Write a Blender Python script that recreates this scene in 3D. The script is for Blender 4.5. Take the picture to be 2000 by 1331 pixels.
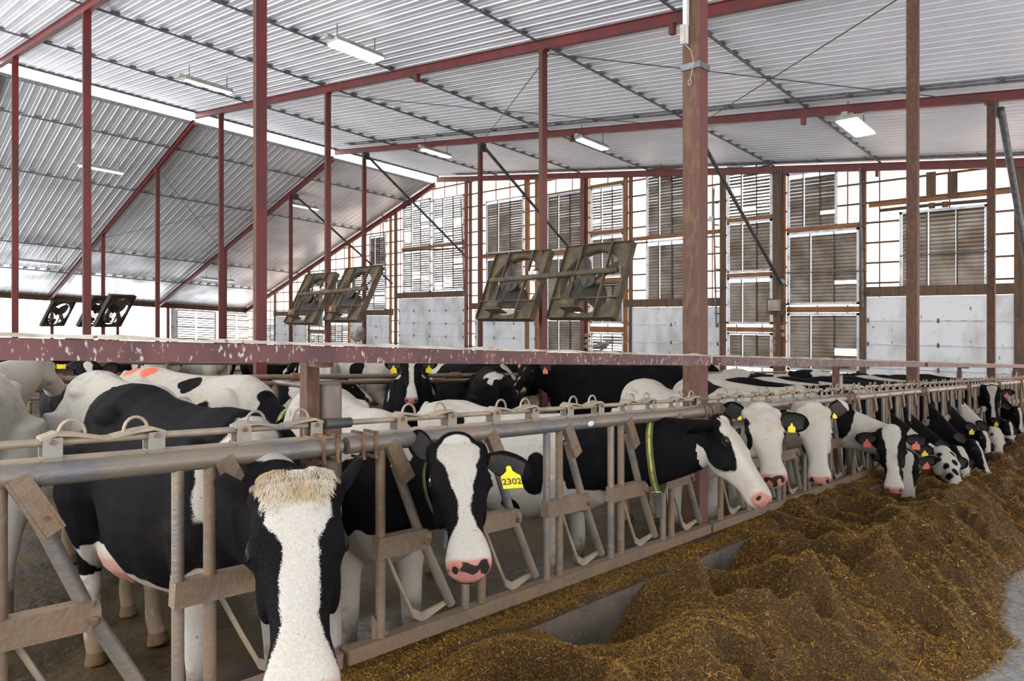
import bpy, math, random
import numpy as np
from mathutils import Vector, Matrix, noise as mnoise

for o in list(bpy.data.objects):
    bpy.data.objects.remove(o, do_unlink=True)
scene = bpy.context.scene
COL = scene.collection

# ------------------------------------------------------------------ camera
FPX = 1333.3
TH = math.atan(1262 / FPX)          # camera heading, turned left of the barn axis (+Y)
HC = 1.77                           # eye height above the cow alley
G = 0.055                           # the whole barn follows a gentle grade, falling along +Y
HORI = 620.0                        # picture row of the true horizon
cam_d = bpy.data.cameras.new('camera')
cam_d.sensor_width = 36.0
cam_d.lens = 36.0 * FPX / 2000.0
cam_d.shift_y = -(665.5 - HORI) / 2000.0
cam_d.clip_start = 0.05
cam_d.clip_end = 300
cam = bpy.data.objects.new('camera', cam_d)
COL.objects.link(cam)
cam.location = (0, 0, HC)
cam.rotation_euler = (math.pi / 2, 0, TH)
scene.camera = cam

# ------------------------------------------------------------------ sky
world = bpy.data.worlds.new('overcast_sky')
scene.world = world
world.use_nodes = True
wnt = world.node_tree
bgn = wnt.nodes['Background']
bgn.inputs['Color'].default_value = (0.95, 0.97, 1.0, 1)
bgn.inputs['Strength'].default_value = 2.6

# ------------------------------------------------------------------ exposure
scene.view_settings.view_transform = 'Standard'
scene.view_settings.look = 'None'
scene.view_settings.gamma = 1.0
scene.view_settings.use_curve_mapping = False
scene.view_settings.exposure = 0.78
scene.cycles.max_bounces = 8
scene.cycles.diffuse_bounces = 5
scene.cycles.glossy_bounces = 4
scene.cycles.transmission_bounces = 4
scene.cycles.caustics_reflective = False
scene.cycles.caustics_refractive = False

# ------------------------------------------------------------------ helpers
CT, ST = math.cos(TH), math.sin(TH)
R_ = random.Random(7)

def P(x, y, z):
    """barn coordinates (z above the cow alley) -> world, following the grade"""
    return Vector((x, y, z - G * y))

def ray(px, py):
    a = (px - 1000) / FPX
    b = -(py - HORI) / FPX
    return Vector((CT * a - ST, ST * a + CT, b))

def unX(px, py, X):
    d = ray(px, py); return Vector((0, 0, HC)) + d * (X / d.x)

def unY(px, py, Y):
    d = ray(px, py); return Vector((0, 0, HC)) + d * (Y / d.y)

def zb(v):
    return v.z + G * v.y

def yat(px, X):
    return unX(px, HORI, X).y

RIDGE_X, RIDGE_Z = -26.8, HC + 8.5
SR, SL = 0.1195, 0.300
YW = 22.85
def roof_z(x):
    return RIDGE_Z - SR * (x - RIDGE_X) if x >= RIDGE_X else RIDGE_Z - 0.2 - SL * (RIDGE_X - x)

def un_roof(px, py, left=False, drop=0.0):
    d = ray(px, py); lo = Vector((0, 0, HC))
    # solve zb = roof_z(x) - drop
    s = SL if left else -SR
    c = (RIDGE_Z - 0.2 + SL * (-RIDGE_X)) if left else RIDGE_Z + SR * RIDGE_X
    # z + G y = c + s x - drop
    t = (c - drop - HC) / (d.z + G * d.y - s * d.x)
    return lo + d * t

def tag(o, label=None, cat=None, group=None, kind=None):
    if label: o['label'] = label
    if cat: o['category'] = cat
    if group: o['group'] = group
    if kind: o['kind'] = kind
    return o

def empty(name, loc, label, cat, group=None):
    e = bpy.data.objects.new(name, None)
    COL.objects.link(e); e.location = loc
    e.empty_display_size = 0.1
    return tag(e, label, cat, group)

class MB:
    def __init__(s):
        s.v = []; s.f = []; s.m = []; s.sm = []; s.mi = 0; s.smooth = False
    def add(s, vs, fs, smooth=None):
        b = len(s.v); s.v.extend([tuple(v) for v in vs])
        for f in fs:
            s.f.append(tuple(b + i for i in f)); s.m.append(s.mi)
            s.sm.append(s.smooth if smooth is None else smooth)
    def box(s, c, size, ax=None, az=None):
        c = Vector(c); x, y, z = [k / 2 for k in size]
        if ax is None: X, Y, Z = Vector((1,0,0)), Vector((0,1,0)), Vector((0,0,1))
        else:
            X = Vector(ax).normalized(); Z = Vector(az if az else (0,0,1))
            Z = (Z - X * Z.dot(X)).normalized(); Y = Z.cross(X)
        vs = [c + X*sx*x + Y*sy*y + Z*sz*z for sx in (-1,1) for sy in (-1,1) for sz in (-1,1)]
        s.add(vs, [(0,1,3,2),(4,6,7,5),(0,4,5,1),(2,3,7,6),(0,2,6,4),(1,5,7,3)], False)
    def beam(s, p, q, w, h, up=(0,0,1), ext=0):
        """box from p to q, w across, h along up"""
        p = Vector(p); q = Vector(q); d = q - p
        s.box((p + q) / 2, (d.length + 2 * ext, w, h), d, up)
    def tube(s, pts, r, n=8, cap=True, closed=False):
        pts = [Vector(p) for p in pts]
        rs = r if isinstance(r, (list, tuple)) else [r] * len(pts)
        m = len(pts); rings = []
        prev = None
        for i, p in enumerate(pts):
            if closed: t = pts[(i+1) % m] - pts[i-1]
            elif i == 0: t = pts[1] - pts[0]
            elif i == m-1: t = pts[-1] - pts[-2]
            else: t = (pts[i+1]-pts[i]).normalized() + (pts[i]-pts[i-1]).normalized()
            t.normalize()
            if prev is None:
                a = Vector((0,0,1)) if abs(t.z) < 0.9 else Vector((1,0,0))
                u = (a - t * a.dot(t)).normalized()
            else:
                u = (prev - t * prev.dot(t)).normalized()
            prev = u; w = t.cross(u)
            rings.append([p + (u*math.cos(2*math.pi*k/n) + w*math.sin(2*math.pi*k/n)) * rs[i] for k in range(n)])
        vs = [v for ri in rings for v in ri]; fs = []
        cnt = m if closed else m - 1
        for i in range(cnt):
            j = (i + 1) % m
            for k in range(n):
                fs.append((i*n+k, i*n+(k+1)%n, j*n+(k+1)%n, j*n+k))
        s.add(vs, fs, True)
        if cap and not closed:
            s.add(rings[0], [tuple(reversed(range(n)))], False)
            s.add(rings[-1], [tuple(range(n))], False)
    def loft(s, rings, cap=True, smooth=True):
        n = len(rings[0]); vs = [v for r in rings for v in r]; fs = []
        for i in range(len(rings)-1):
            for k in range(n):
                fs.append((i*n+k, i*n+(k+1)%n, (i+1)*n+(k+1)%n, (i+1)*n+k))
        if cap:
            fs.append(tuple(reversed(range(n)))); fs.append(tuple((len(rings)-1)*n + k for k in range(n)))
        s.add(vs, fs, smooth)
    def ell(s, c, r, axes=None, nu=14, nv=9):
        c = Vector(c)
        A = axes or (Vector((1,0,0)), Vector((0,1,0)), Vector((0,0,1)))
        vs = [c + A[2]*r[2]]; fs = []
        for i in range(1, nv):
            ph = math.pi*i/nv
            for k in range(nu):
                a = 2*math.pi*k/nu
                vs.append(c + A[0]*r[0]*math.sin(ph)*math.cos(a) + A[1]*r[1]*math.sin(ph)*math.sin(a) + A[2]*r[2]*math.cos(ph))
        vs.append(c - A[2]*r[2])
        for k in range(nu): fs.append((0, 1+k, 1+(k+1)%nu))
        for i in range(nv-2):
            for k in range(nu):
                a = 1+i*nu+k; b = 1+i*nu+(k+1)%nu
                fs.append((a, a+nu, b+nu, b))
        last = len(vs)-1; o = 1+(nv-2)*nu
        for k in range(nu): fs.append((last, o+(k+1)%nu, o+k))
        s.add(vs, fs, True)
    def build(s, name, mat, parent=None, origin=None, sharp=None, kind=None):
        me = bpy.data.meshes.new(name)
        off = Vector(origin) if origin is not None else (Vector(parent_world(parent)) if parent else Vector((0,0,0)))
        va = np.array(s.v, dtype=np.float32) - np.array(off, dtype=np.float32)
        me.from_pydata(va.tolist(), [], s.f)
        mats = mat if isinstance(mat, (list, tuple)) else [mat]
        for m in mats: me.materials.append(m)
        me.polygons.foreach_set('material_index', s.m)
        me.polygons.foreach_set('use_smooth', s.sm)
        me.update()
        o = bpy.data.objects.new(name, me); COL.objects.link(o)
        if parent is None: o.location = off
        else:
            o.parent = parent; o.location = off - Vector(parent_world(parent))
        if kind: o['kind'] = kind
        return o

def parent_world(o):
    v = Vector((0,0,0))
    while o is not None:
        v += o.location; o = o.parent
    return v

def copy_tree(o, delta, parent=None, labels=None):
    c = o.copy(); COL.objects.link(c)
    if parent is not None:
        c.parent = parent
    else:
        c.location = Vector(o.location) + Vector(delta)
    for ch in o.children:
        copy_tree(ch, (0,0,0), c)
    return c

# ------------------------------------------------------------------ materials
def new_mat(name):
    m = bpy.data.materials.new(name); m.use_nodes = True
    nt = m.node_tree; b = nt.nodes['Principled BSDF']
    return m, nt, b

def rgb(c): return (c[0], c[1], c[2], 1)

def two_tone(name, c1, c2, scale=6, lo=0.4, hi=0.6, rough=0.6, metal=0.0, bump=0.0, stretch=(1,1,1),
             c3=None, s3=40, lo3=0.6, hi3=0.7, rough2=None, bscale=None, detail=6):
    """base colour c1, patches of c2 by noise, optional specks of c3"""
    m, nt, b = new_mat(name); N = nt.nodes; L = nt.links
    tc = N.new('ShaderNodeTexCoord'); mp = N.new('ShaderNodeMapping')
    geo = N.new('ShaderNodeNewGeometry')
    L.new(geo.outputs['Position'], mp.inputs['Vector']); mp.inputs['Scale'].default_value = stretch
    nz = N.new('ShaderNodeTexNoise'); nz.inputs['Scale'].default_value = scale; nz.inputs['Detail'].default_value = detail
    L.new(mp.outputs['Vector'], nz.inputs['Vector'])
    cr = N.new('ShaderNodeMapRange'); cr.inputs['From Min'].default_value = lo; cr.inputs['From Max'].default_value = hi
    L.new(nz.outputs['Fac'], cr.inputs['Value'])
    mx = N.new('ShaderNodeMix'); mx.data_type = 'RGBA'
    mx.inputs['A'].default_value = rgb(c1); mx.inputs['B'].default_value = rgb(c2)
    L.new(cr.outputs['Result'], mx.inputs['Factor'])
    out = mx.outputs['Result']
    if c3:
        n3 = N.new('ShaderNodeTexNoise'); n3.inputs['Scale'].default_value = s3; n3.inputs['Detail'].default_value = 3
        L.new(mp.outputs['Vector'], n3.inputs['Vector'])
        r3 = N.new('ShaderNodeMapRange'); r3.inputs['From Min'].default_value = lo3; r3.inputs['From Max'].default_value = hi3
        L.new(n3.outputs['Fac'], r3.inputs['Value'])
        m3 = N.new('ShaderNodeMix'); m3.data_type = 'RGBA'
        L.new(out, m3.inputs['A']); m3.inputs['B'].default_value = rgb(c3); L.new(r3.outputs['Result'], m3.inputs['Factor'])
        out = m3.outputs['Result']
    L.new(out, b.inputs['Base Color'])
    b.inputs['Roughness'].default_value = rough; b.inputs['Metallic'].default_value = metal
    if rough2 is not None:
        rr = N.new('ShaderNodeMapRange'); rr.inputs['To Min'].default_value = rough; rr.inputs['To Max'].default_value = rough2
        L.new(cr.outputs['Result'], rr.inputs['Value']); L.new(rr.outputs['Result'], b.inputs['Roughness'])
    if bump:
        bn = N.new('ShaderNodeBump'); bn.inputs['Strength'].default_value = bump; bn.inputs['Distance'].default_value = 0.01
        n4 = N.new('ShaderNodeTexNoise'); n4.inputs['Scale'].default_value = bscale or scale*6; n4.inputs['Detail'].default_value = 6
        L.new(mp.outputs['Vector'], n4.inputs['Vector'])
        L.new(n4.outputs['Fac'], bn.inputs['Height']); L.new(bn.outputs['Normal'], b.inputs['Normal'])
    return m

M = {}
M['red_steel'] = two_tone('red_painted_steel', (0.165,0.022,0.023), (0.085,0.024,0.019), 3, 0.4, 0.7, 0.45, stretch=(1,1,0.35), bump=0.1)
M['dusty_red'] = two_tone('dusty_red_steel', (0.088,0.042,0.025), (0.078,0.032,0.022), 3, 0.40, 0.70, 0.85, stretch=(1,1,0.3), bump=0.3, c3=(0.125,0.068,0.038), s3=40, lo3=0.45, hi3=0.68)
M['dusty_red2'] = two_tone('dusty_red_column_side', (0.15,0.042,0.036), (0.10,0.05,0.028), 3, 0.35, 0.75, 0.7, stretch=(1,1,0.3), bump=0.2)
M['beam_face'] = two_tone('red_beam_with_droppings', (0.135,0.048,0.046), (0.085,0.033,0.032), 5, 0.4, 0.6, 0.6, stretch=(1,1.3,0.5), c3=(0.46,0.41,0.38), s3=62, lo3=0.60, hi3=0.68)
M['beam_top'] = two_tone('dusty_beam_top', (0.54,0.47,0.38), (0.32,0.25,0.18), 9, 0.45, 0.65, 0.9, bump=0.4, c3=(0.12,0.08,0.06), s3=30, lo3=0.64, hi3=0.7)
M['pipe'] = two_tone('dirty_galvanised_pipe', (0.215,0.135,0.078), (0.145,0.10,0.068), 5, 0.35, 0.70, 0.62, metal=0.15, bump=0.35, c3=(0.205,0.165,0.13), s3=34, lo3=0.45, hi3=0.8, bscale=70)
M['pipe_worn'] = two_tone('worn_galvanised_pipe', (0.25,0.19,0.135), (0.14,0.135,0.14), 5, 0.42, 0.62, 0.42, metal=0.3, bump=0.25, stretch=(1,0.6,1.2), c3=(0.21,0.19,0.17), s3=38, lo3=0.48, hi3=0.8, bscale=70)
M['bracket'] = two_tone('galvanised_bracket', (0.29,0.265,0.23), (0.30,0.21,0.125), 9, 0.45, 0.65, 0.55, metal=0.25, bump=0.2)
M['rod'] = two_tone('dusty_steel_rod', (0.36,0.28,0.195), (0.24,0.205,0.17), 9, 0.45, 0.65, 0.5, metal=0.25, bump=0.2)
M['rust'] = two_tone('rusty_bolt', (0.12,0.06,0.035), (0.22,0.12,0.07), 30, 0.4, 0.6, 0.7)
M['white_post'] = two_tone('whitewashed_pipe', (0.42,0.39,0.36), (0.16,0.12,0.10), 5, 0.45, 0.62, 0.55, metal=0.1, bump=0.2, stretch=(1,1,0.25), c3=(0.16,0.06,0.04), s3=14, lo3=0.60, hi3=0.68)
M['concrete'] = two_tone('worn_concrete', (0.15,0.12,0.092), (0.085,0.07,0.058), 4, 0.4, 0.65, 0.85, bump=0.4, c3=(0.20,0.165,0.13), s3=30, lo3=0.6, hi3=0.7, bscale=60)
M['manure'] = two_tone('wet_alley_floor', (0.030,0.019,0.007), (0.060,0.040,0.014), 2.2, 0.4, 0.6, 0.30, bump=1.0, rough2=0.75, bscale=18, c3=(0.09,0.062,0.03), s3=25, lo3=0.62, hi3=0.7)
M['manure'].node_tree.nodes['Principled BSDF'].inputs['Specular IOR Level'].default_value = 0.35
M['lane'] = two_tone('grey_feed_lane', (0.17,0.175,0.18), (0.27,0.275,0.28), 20, 0.4, 0.6, 0.6, bump=0.6, c3=(0.20,0.11,0.03), s3=60, lo3=0.56, hi3=0.62, bscale=120)
M['roof'] = two_tone('corrugated_metal', (0.90,0.92,0.97), (0.80,0.82,0.87), 0.6, 0.35, 0.65, 0.40, metal=0.25, bump=0.0, stretch=(1,1,1), rough2=0.5)
M['roof_old'] = two_tone('weathered_corrugated_metal', (0.90,0.92,0.96), (0.68,0.69,0.71), 0.45, 0.45, 0.70, 0.34, metal=0.45, rough2=0.6)
M['conduit'] = two_tone('grey_conduit', (0.11,0.115,0.12), (0.18,0.18,0.18), 8, 0.4, 0.6, 0.6, metal=0.3)
M['brace'] = two_tone('dark_steel_tube', (0.045,0.052,0.052), (0.09,0.09,0.085), 4, 0.4, 0.6, 0.5, metal=0.3)
M['wood'] = two_tone('fir_timber', (0.30,0.13,0.045), (0.18,0.078,0.032), 3, 0.35, 0.65, 0.7, stretch=(1,1,5), bump=0.2)
M['wood_dark'] = two_tone('dirty_timber', (0.15,0.085,0.045), (0.075,0.05,0.035), 3, 0.35, 0.65, 0.8, stretch=(4,4,0.4), bump=0.2)
M['louver'] = two_tone('dirty_shutter_slat', (0.21,0.18,0.15), (0.115,0.082,0.055), 1.1, 0.4, 0.62, 0.38, metal=0.5)
M['frame'] = two_tone('galvanised_frame', (0.60,0.62,0.66), (0.36,0.32,0.28), 4, 0.5, 0.7, 0.5, metal=0.3)
M['door'] = two_tone('dirty_white_door', (0.74,0.75,0.77), (0.50,0.48,0.46), 1.6, 0.45, 0.7, 0.55, c3=(0.20,0.16,0.13), s3=9, lo3=0.68, hi3=0.74, stretch=(1,1,0.5))
M['black'] = two_tone('black_hardware', (0.03,0.028,0.025), (0.06,0.05,0.045), 10, 0.4, 0.6, 0.5)
M['white_box'] = two_tone('white_plastic_box', (0.70,0.70,0.70), (0.5,0.48,0.45), 8, 0.4, 0.7, 0.5)
M['tan_box'] = two_tone('beige_box', (0.40,0.34,0.27), (0.28,0.22,0.17), 8, 0.4, 0.7, 0.6)
M['fan'] = two_tone('dusty_fan_metal', (0.12,0.087,0.048), (0.07,0.05,0.03), 5, 0.4, 0.6, 0.85, bump=0.3)
M['fan_grey'] = two_tone('grey_fan_metal', (0.06,0.05,0.038), (0.04,0.034,0.028), 5, 0.4, 0.6, 0.7)
M['orange'] = two_tone('orange_tape', (0.75,0.16,0.03), (0.6,0.12,0.03), 9, 0.4, 0.6, 0.5)
M['lampbody'] = two_tone('grey_lamp_housing', (0.50,0.49,0.46), (0.34,0.31,0.26), 6, 0.4, 0.65, 0.6)
M['blue'] = two_tone('blue_plastic', (0.05,0.35,0.65), (0.05,0.28,0.55), 9, 0.4, 0.6, 0.5)
M['red_btn'] = two_tone('red_switch', (0.45,0.05,0.03), (0.3,0.04,0.03), 9, 0.4, 0.6, 0.5)

def emit(name, col, s):
    m, nt, b = new_mat(name)
    b.inputs['Base Color'].default_value = rgb(col)
    b.inputs['Emission Color'].default_value = rgb(col); b.inputs['Emission Strength'].default_value = s
    return m
M['lens_on'] = emit('lit_lamp_lens', (0.95,0.97,1.0), 5.0)
M['lens_dim'] = emit('dim_lamp_lens', (0.8,0.85,0.9), 0.5)

# translucent plastic sheeting
m, nt, b = new_mat('translucent_sheet')
tr = nt.nodes.new('ShaderNodeBsdfTranslucent'); df = nt.nodes.new('ShaderNodeBsdfDiffuse'); mxs = nt.nodes.new('ShaderNodeMixShader')
nz = nt.nodes.new('ShaderNodeTexNoise'); nz.inputs['Scale'].default_value = 0.9
geo = nt.nodes.new('ShaderNodeNewGeometry'); mp = nt.nodes.new('ShaderNodeMapping'); mp.inputs['Scale'].default_value = (3,3,0.7)
nt.links.new(geo.outputs['Position'], mp.inputs['Vector']); nt.links.new(mp.outputs['Vector'], nz.inputs['Vector'])
rp = nt.nodes.new('ShaderNodeValToRGB')
rp.color_ramp.elements[0].position = 0.30; rp.color_ramp.elements[0].color = (0.68,0.40,0.26,1)
rp.color_ramp.elements[1].position = 0.56; rp.color_ramp.elements[1].color = (0.74,0.60,0.51,1)
nt.links.new(nz.outputs['Fac'], rp.inputs['Fac'])
nt.links.new(rp.outputs['Color'], tr.inputs['Color']); df.inputs['Color'].default_value = (0.7,0.6,0.5,1)
mxs.inputs['Fac'].default_value = 0.12
nt.links.new(tr.outputs['BSDF'], mxs.inputs[1]); nt.links.new(df.outputs['BSDF'], mxs.inputs[2])
nt.links.new(mxs.outputs['Shader'], nt.nodes['Material Output'].inputs['Surface'])
M['sheet'] = m
# ================================================================== SETTING
ORD = ['first','second','third','fourth','fifth','sixth','seventh','eighth','ninth','tenth','eleventh','twelfth']
Y0 = -3.6
mb = MB()
xs = [-50.0, -2.62]
mb.add([P(-50,Y0,0), P(-2.55,Y0,0), P(-2.55,YW+0.3,0), P(-50,YW+0.3,0), P(-50,Y0,-.3), P(-2.55,Y0,-.3), P(-2.55,YW+0.3,-.3), P(-50,YW+0.3,-.3)],
       [(0,1,2,3),(7,6,5,4),(0,4,5,1),(2,6,7,3),(1,5,6,2),(3,7,4,0)])
tag(mb.build('floor', M['manure']), kind='structure')
mb = MB(); z1 = 0.10
mb.add([P(-2.2,Y0,z1), P(5,Y0,z1), P(5,YW+0.3,z1), P(-2.2,YW+0.3,z1), P(-2.2,Y0,-.3), P(5,Y0,-.3), P(5,YW+0.3,-.3), P(-2.2,YW+0.3,-.3)],
       [(0,1,2,3),(7,6,5,4),(0,4,5,1),(2,6,7,3),(1,5,6,2),(3,7,4,0)])
tag(mb.build('floor_feed_lane', M['lane']), kind='structure')
mb = MB()
c0, c1 = -2.56, -2.19
mb.add([P(c0,Y0,.41),P(c1,Y0,.41),P(c1,YW,.41),P(c0,YW,.41),P(c0,Y0,-.1),P(c1,Y0,-.1),P(c1,YW,-.1),P(c0,YW,-.1)],
       [(0,1,2,3),(7,6,5,4),(0,4,5,1),(2,6,7,3),(1,5,6,2),(3,7,4,0)])
tag(mb.build('trim_1', M['concrete']), kind='structure')      # feed curb

# corrugated ceilings
def ceiling(name, xa, xb, za, zb_, mat, pitch):
    prof = []
    y = Y0
    while y < YW + 0.25:
        for dy, dz in ((0,0),(pitch*.36,0),(pitch*.40,.012),(pitch*.46,.012),(pitch*.50,0),(pitch*.80,0),(pitch*.85,-.020),(pitch*.95,-.020)):
            prof.append((y+dy, dz))
        y += pitch
    vs = []; fs = []
    for (yy, dz) in prof:
        vs.append(P(xa, yy, za + dz)); vs.append(P(xb, yy, zb_ + dz))
    for i in range(len(prof)-1):
        a = 2*i; fs.append((a, a+1, a+3, a+2))
    n = len(vs)
    vs2 = [v + Vector((0,0,.09)) for v in vs]
    mb = MB(); mb.add(vs, fs, False); mb.add([vs2[0], vs2[1], vs2[-1], vs2[-2]], [(0,1,3,2) if False else (0,1,2,3)], False)
    return tag(mb.build(name, mat), kind='structure')
XR_END = 5.3
ceiling('ceiling_right', RIDGE_X, XR_END, roof_z(RIDGE_X), roof_z(XR_END), M['roof'], 0.27)
XL0, XLE = RIDGE_X - 0.50, -48.4
ceiling('ceiling_left', XLE, XL0, roof_z(XLE), roof_z(XL0), M['roof_old'], 0.32)
# ridge cap flashing at both lips of the open ridge
mb = MB()
mb.beam(P(RIDGE_X-.02,Y0,roof_z(RIDGE_X)-.02), P(RIDGE_X-.02,YW,roof_z(RIDGE_X)-.02), .05, .10)
tag(mb.build('trim_2', M['conduit']), kind='structure')
mb = MB()
mb.beam(P(XL0+.02,Y0,roof_z(XL0)), P(XL0+.02,YW,roof_z(XL0)), .05, .10)
tag(mb.build('trim_3', M['conduit']), kind='structure')

# unseen right wall behind the feed lane, added to cut camera-side light: low wall, open band, boarded upper part
mb = MB(); mb.beam(P(5.1,Y0,.6), P(5.1,YW,.6), .2, 1.2); mb.beam(P(5.1,Y0,(3.4+roof_z(5.1))/2), P(5.1,YW,(3.4+roof_z(5.1))/2), .2, roof_z(5.1)-3.4-.1)
for y in np.arange(Y0+.1, YW, 3.05): mb.beam(P(5.1,y,1.1), P(5.1,y,3.5), .16, .16, (0,1,0))
tag(mb.build('wall_right', M['door']), kind='structure')
# eave plate on the open left side
mb = MB()
ze = roof_z(-48.2)
mb.beam(P(-48.2,Y0,ze-.16), P(-48.2,YW,ze-.16), .12, .30)
tag(mb.build('trim_4', M['dusty_red']), kind='structure')
# low wall below the left opening + curtain rail
mb = MB()
mb.beam(P(-48.3,Y0,.5), P(-48.3,YW,.5), .2, 1.0)
tag(mb.build('wall_left', M['concrete']), kind='structure')

# ---------------------------------------------------------------- end wall
def wallrect(x0,y0,x1,y1):
    a = unY(x0,y0,YW); c = unY(x1,y1,YW)
    return (a.x, c.x, zb(c), zb(a))     # X0,X1,Z0,Z1
WIN = [  # (x0,y0,x1,y1, bright)  picture boxes on the end wall
 (788,397,841,481,.5),(788,491,841,571,.35),(847,390,907,472,.5),(847,482,907,566,.4),
 (722,462,754,517,.2),(690,531,754,606,.4),(607,530,632,560,.2),(607,566,632,640,.2),(607,650,632,672,.3),
 (644,542,684,615,.2),(644,629,683,672,.3),(514,629,537,672,.3),
 (950,394,1023,491,.06),(950,505,1023,596,.06),
 (1068,383,1139,486,.08),(1068,501,1139,608,.08),(1068,622,1139,690,.1),
 (1155,369,1219,449,.35),(1155,461,1219,540,.1),(1155,555,1219,633,.1),(1155,650,1219,700,.9),
 (1263,340,1340,460,.04),(1263,472,1340,588,.04),
 (1421,327,1509,423,.30),(1421,436,1509,530,.04),(1421,543,1509,634,.04),(1421,649,1509,720,.08),
 (1538,341,1636,442,.03),(1538,456,1679,595,.03),(1538,612,1679,730,.03),
 (1757,415,1930,571,.03)]
DOOR = [(539,618,600,745),(686,617,764,745),(780,584,908,745),(929,605,1048,745),(1228,601,1406,745),(1693,581,1994,745)]
wr = [wallrect(*w[:4]) for w in WIN]
dr = []
for d in DOOR:
    a = wallrect(*d); dr.append((a[0], a[1], 0.05, a[3]))
# wall sheet as a grid of cells with the openings left out
bx = sorted(set([-48.2, RIDGE_X, 3.6] + [v for r in wr+dr for v in r[:2]] + list(np.arange(-48, 3.6, 1.0))))
bz = sorted(set([0.0, 1.0] + [v for r in wr+dr for v in r[2:]] + list(np.arange(1.0, 10.6, 0.5))))
mb = MB(); mlow = MB()
for i in range(len(bx)-1):
    for j in range(len(bz)-1):
        x0,x1,z0,z1_ = bx[i],bx[i+1],bz[j],bz[j+1]
        if x1-x0 < 1e-4 or z1_-z0 < 1e-4: continue
        cx,cz = (x0+x1)/2,(z0+z1_)/2
        if any(r[0]<cx<r[1] and r[2]<cz<r[3] for r in wr+dr): continue
        t0 = min(z1_, roof_z(x0)); t1 = min(z1_, roof_z(x1))
        if t0 <= z0 and t1 <= z0: continue
        t0 = max(t0, z0+.001); t1 = max(t1, z0+.001)
        tgt = mlow if cz < 0.0 else mb
        tgt.add([P(x0,YW+.12,z0),P(x1,YW+.12,z0),P(x1,YW+.12,t1),P(x0,YW+.12,t0)], [(0,1,2,3)])
tag(mb.build('wall_end', M['sheet']), kind='structure')

# vertical sheet seams and horizontal girts of the end wall (cells between openings)
def spans(z, lo, hi, rects, margin=0.0):
    """free intervals of x at height z"""
    cuts = sorted([(r[0]-margin, r[1]+margin) for r in rects if r[2]-.02 < z < r[3]+.02])
    out = []; c = lo
    for a,b_ in cuts:
        if a > c: out.append((c, min(a,hi)))
        c = max(c, b_)
    if c < hi: out.append((c, hi))
    return [(a,b_) for a,b_ in out if b_-a > .05]
mb = MB()
xleft = lambda z: RIDGE_X - (RIDGE_Z-.4 - z)/SL
for z in np.arange(1.6, 10.0, 0.62):
    lo = max(-48.0, xleft(z)); hi = min(3.5, RIDGE_X + (RIDGE_Z - .1 - z)/SR)
    for a,b_ in spans(z, lo, hi, wr+dr):
        mb.beam(P(a,YW+.03,z), P(b_,YW+.03,z), .08, .055)
tag(mb.build('trim_5', M['wood_dark']), kind='structure')
mb = MB()
for x in np.arange(-47.6, 3.4, 0.92):
    top = roof_z(x)-.1
    cuts = sorted([(r[2], r[3]) for r in wr+dr if r[0]-.01 < x < r[1]+.01]); c = 0.1
    for a,b_ in cuts + [(top, top)]:
        a2 = min(a, top)
        if a2-c > .1: mb.beam(P(x,YW+.09,c), P(x,YW+.09,a2), .035, .03, (0,1,0))
        c = max(c,b_)
tag(mb.build('trim_6', M['red_steel']), kind='structure')

# windows : shutters with slats
def window(i, r, bright, pxw):
    X0,X1,Z0,Z1 = r; cy = YW
    root = MB(); fw = .075
    # frame
    root.beam(P(X0,cy,Z0+fw/2),P(X1,cy,Z0+fw/2),.10,fw); root.beam(P(X0,cy,Z1-fw/2),P(X1,cy,Z1-fw/2),.10,fw)
    root.beam(P(X0+fw/2,cy,Z0),P(X0+fw/2,cy,Z1),.10,fw,(1,0,0)); root.beam(P(X1-fw/2,cy,Z0),P(X1-fw/2,cy,Z1),.10,fw,(1,0,0))
    nbay = 3 if X1-X0 > 1.0 else 2
    fo = root.build('window_%d' % i, M['frame'], origin=P((X0+X1)/2, cy, Z0)); tag(fo, kind='structure')
    m2 = MB()
    for k in range(1, nbay):
        x = X0 + (X1-X0)*k/nbay
        m2.beam(P(x,cy-.05,Z0+fw),P(x,cy-.05,Z1-fw),.05,.03,(1,0,0))
    m2.build('mullion', M['black'], fo)
    m3 = MB(); rr = random.Random(i*13+5)
    pitch = .115; n = int((Z1-Z0-2*fw)/pitch)
    for b in range(nbay):
        xa = X0+fw+(X1-X0-2*fw)*b/nbay; xb = X0+fw+(X1-X0-2*fw)*(b+1)/nbay
        gapset = set()
        if bright > .25:
            c = rr.random()
            for k in range(n):
                if abs(k/n - c) < bright*.30 and rr.random()<.6: gapset.add(k)
        elif i in (28,29,30) and b == nbay-1:
            gapset.add(int(n*.28)); gapset.add(int(n*.28)+1) if i==30 else None
        for k in range(n):
            z = Z0+fw+pitch*(k+.5)
            droop = .0
            ang = math.radians((40 if bright>.25 else 21) if k not in gapset else (62 if bright>.15 else 80)) + rr.uniform(-.06,.06)*(2 if bright>.25 else 1)
            h = .135
            dy = math.sin(ang)*h/2; dz = math.cos(ang)*h/2
            # curved slat, three strips
            pts = [(-1,0),(-.3,.014),(.3,.014),(1,0)]
            vs = []
            for s,cv in pts:
                for x in (xa+.008, xb-.008):
                    vs.append(P(x, cy + s*dy - cv*math.cos(ang), z + s*dz + cv*math.sin(ang)))
            m3.add(vs, [(0,1,3,2),(2,3,5,4),(4,5,7,6)], False)
    m3.build('louver_slats', M['louver'], fo)
    return fo
for i,(w,r) in enumerate(zip(WIN, wr)):
    window(i+1, r, w[4], w[2]-w[0])

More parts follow.
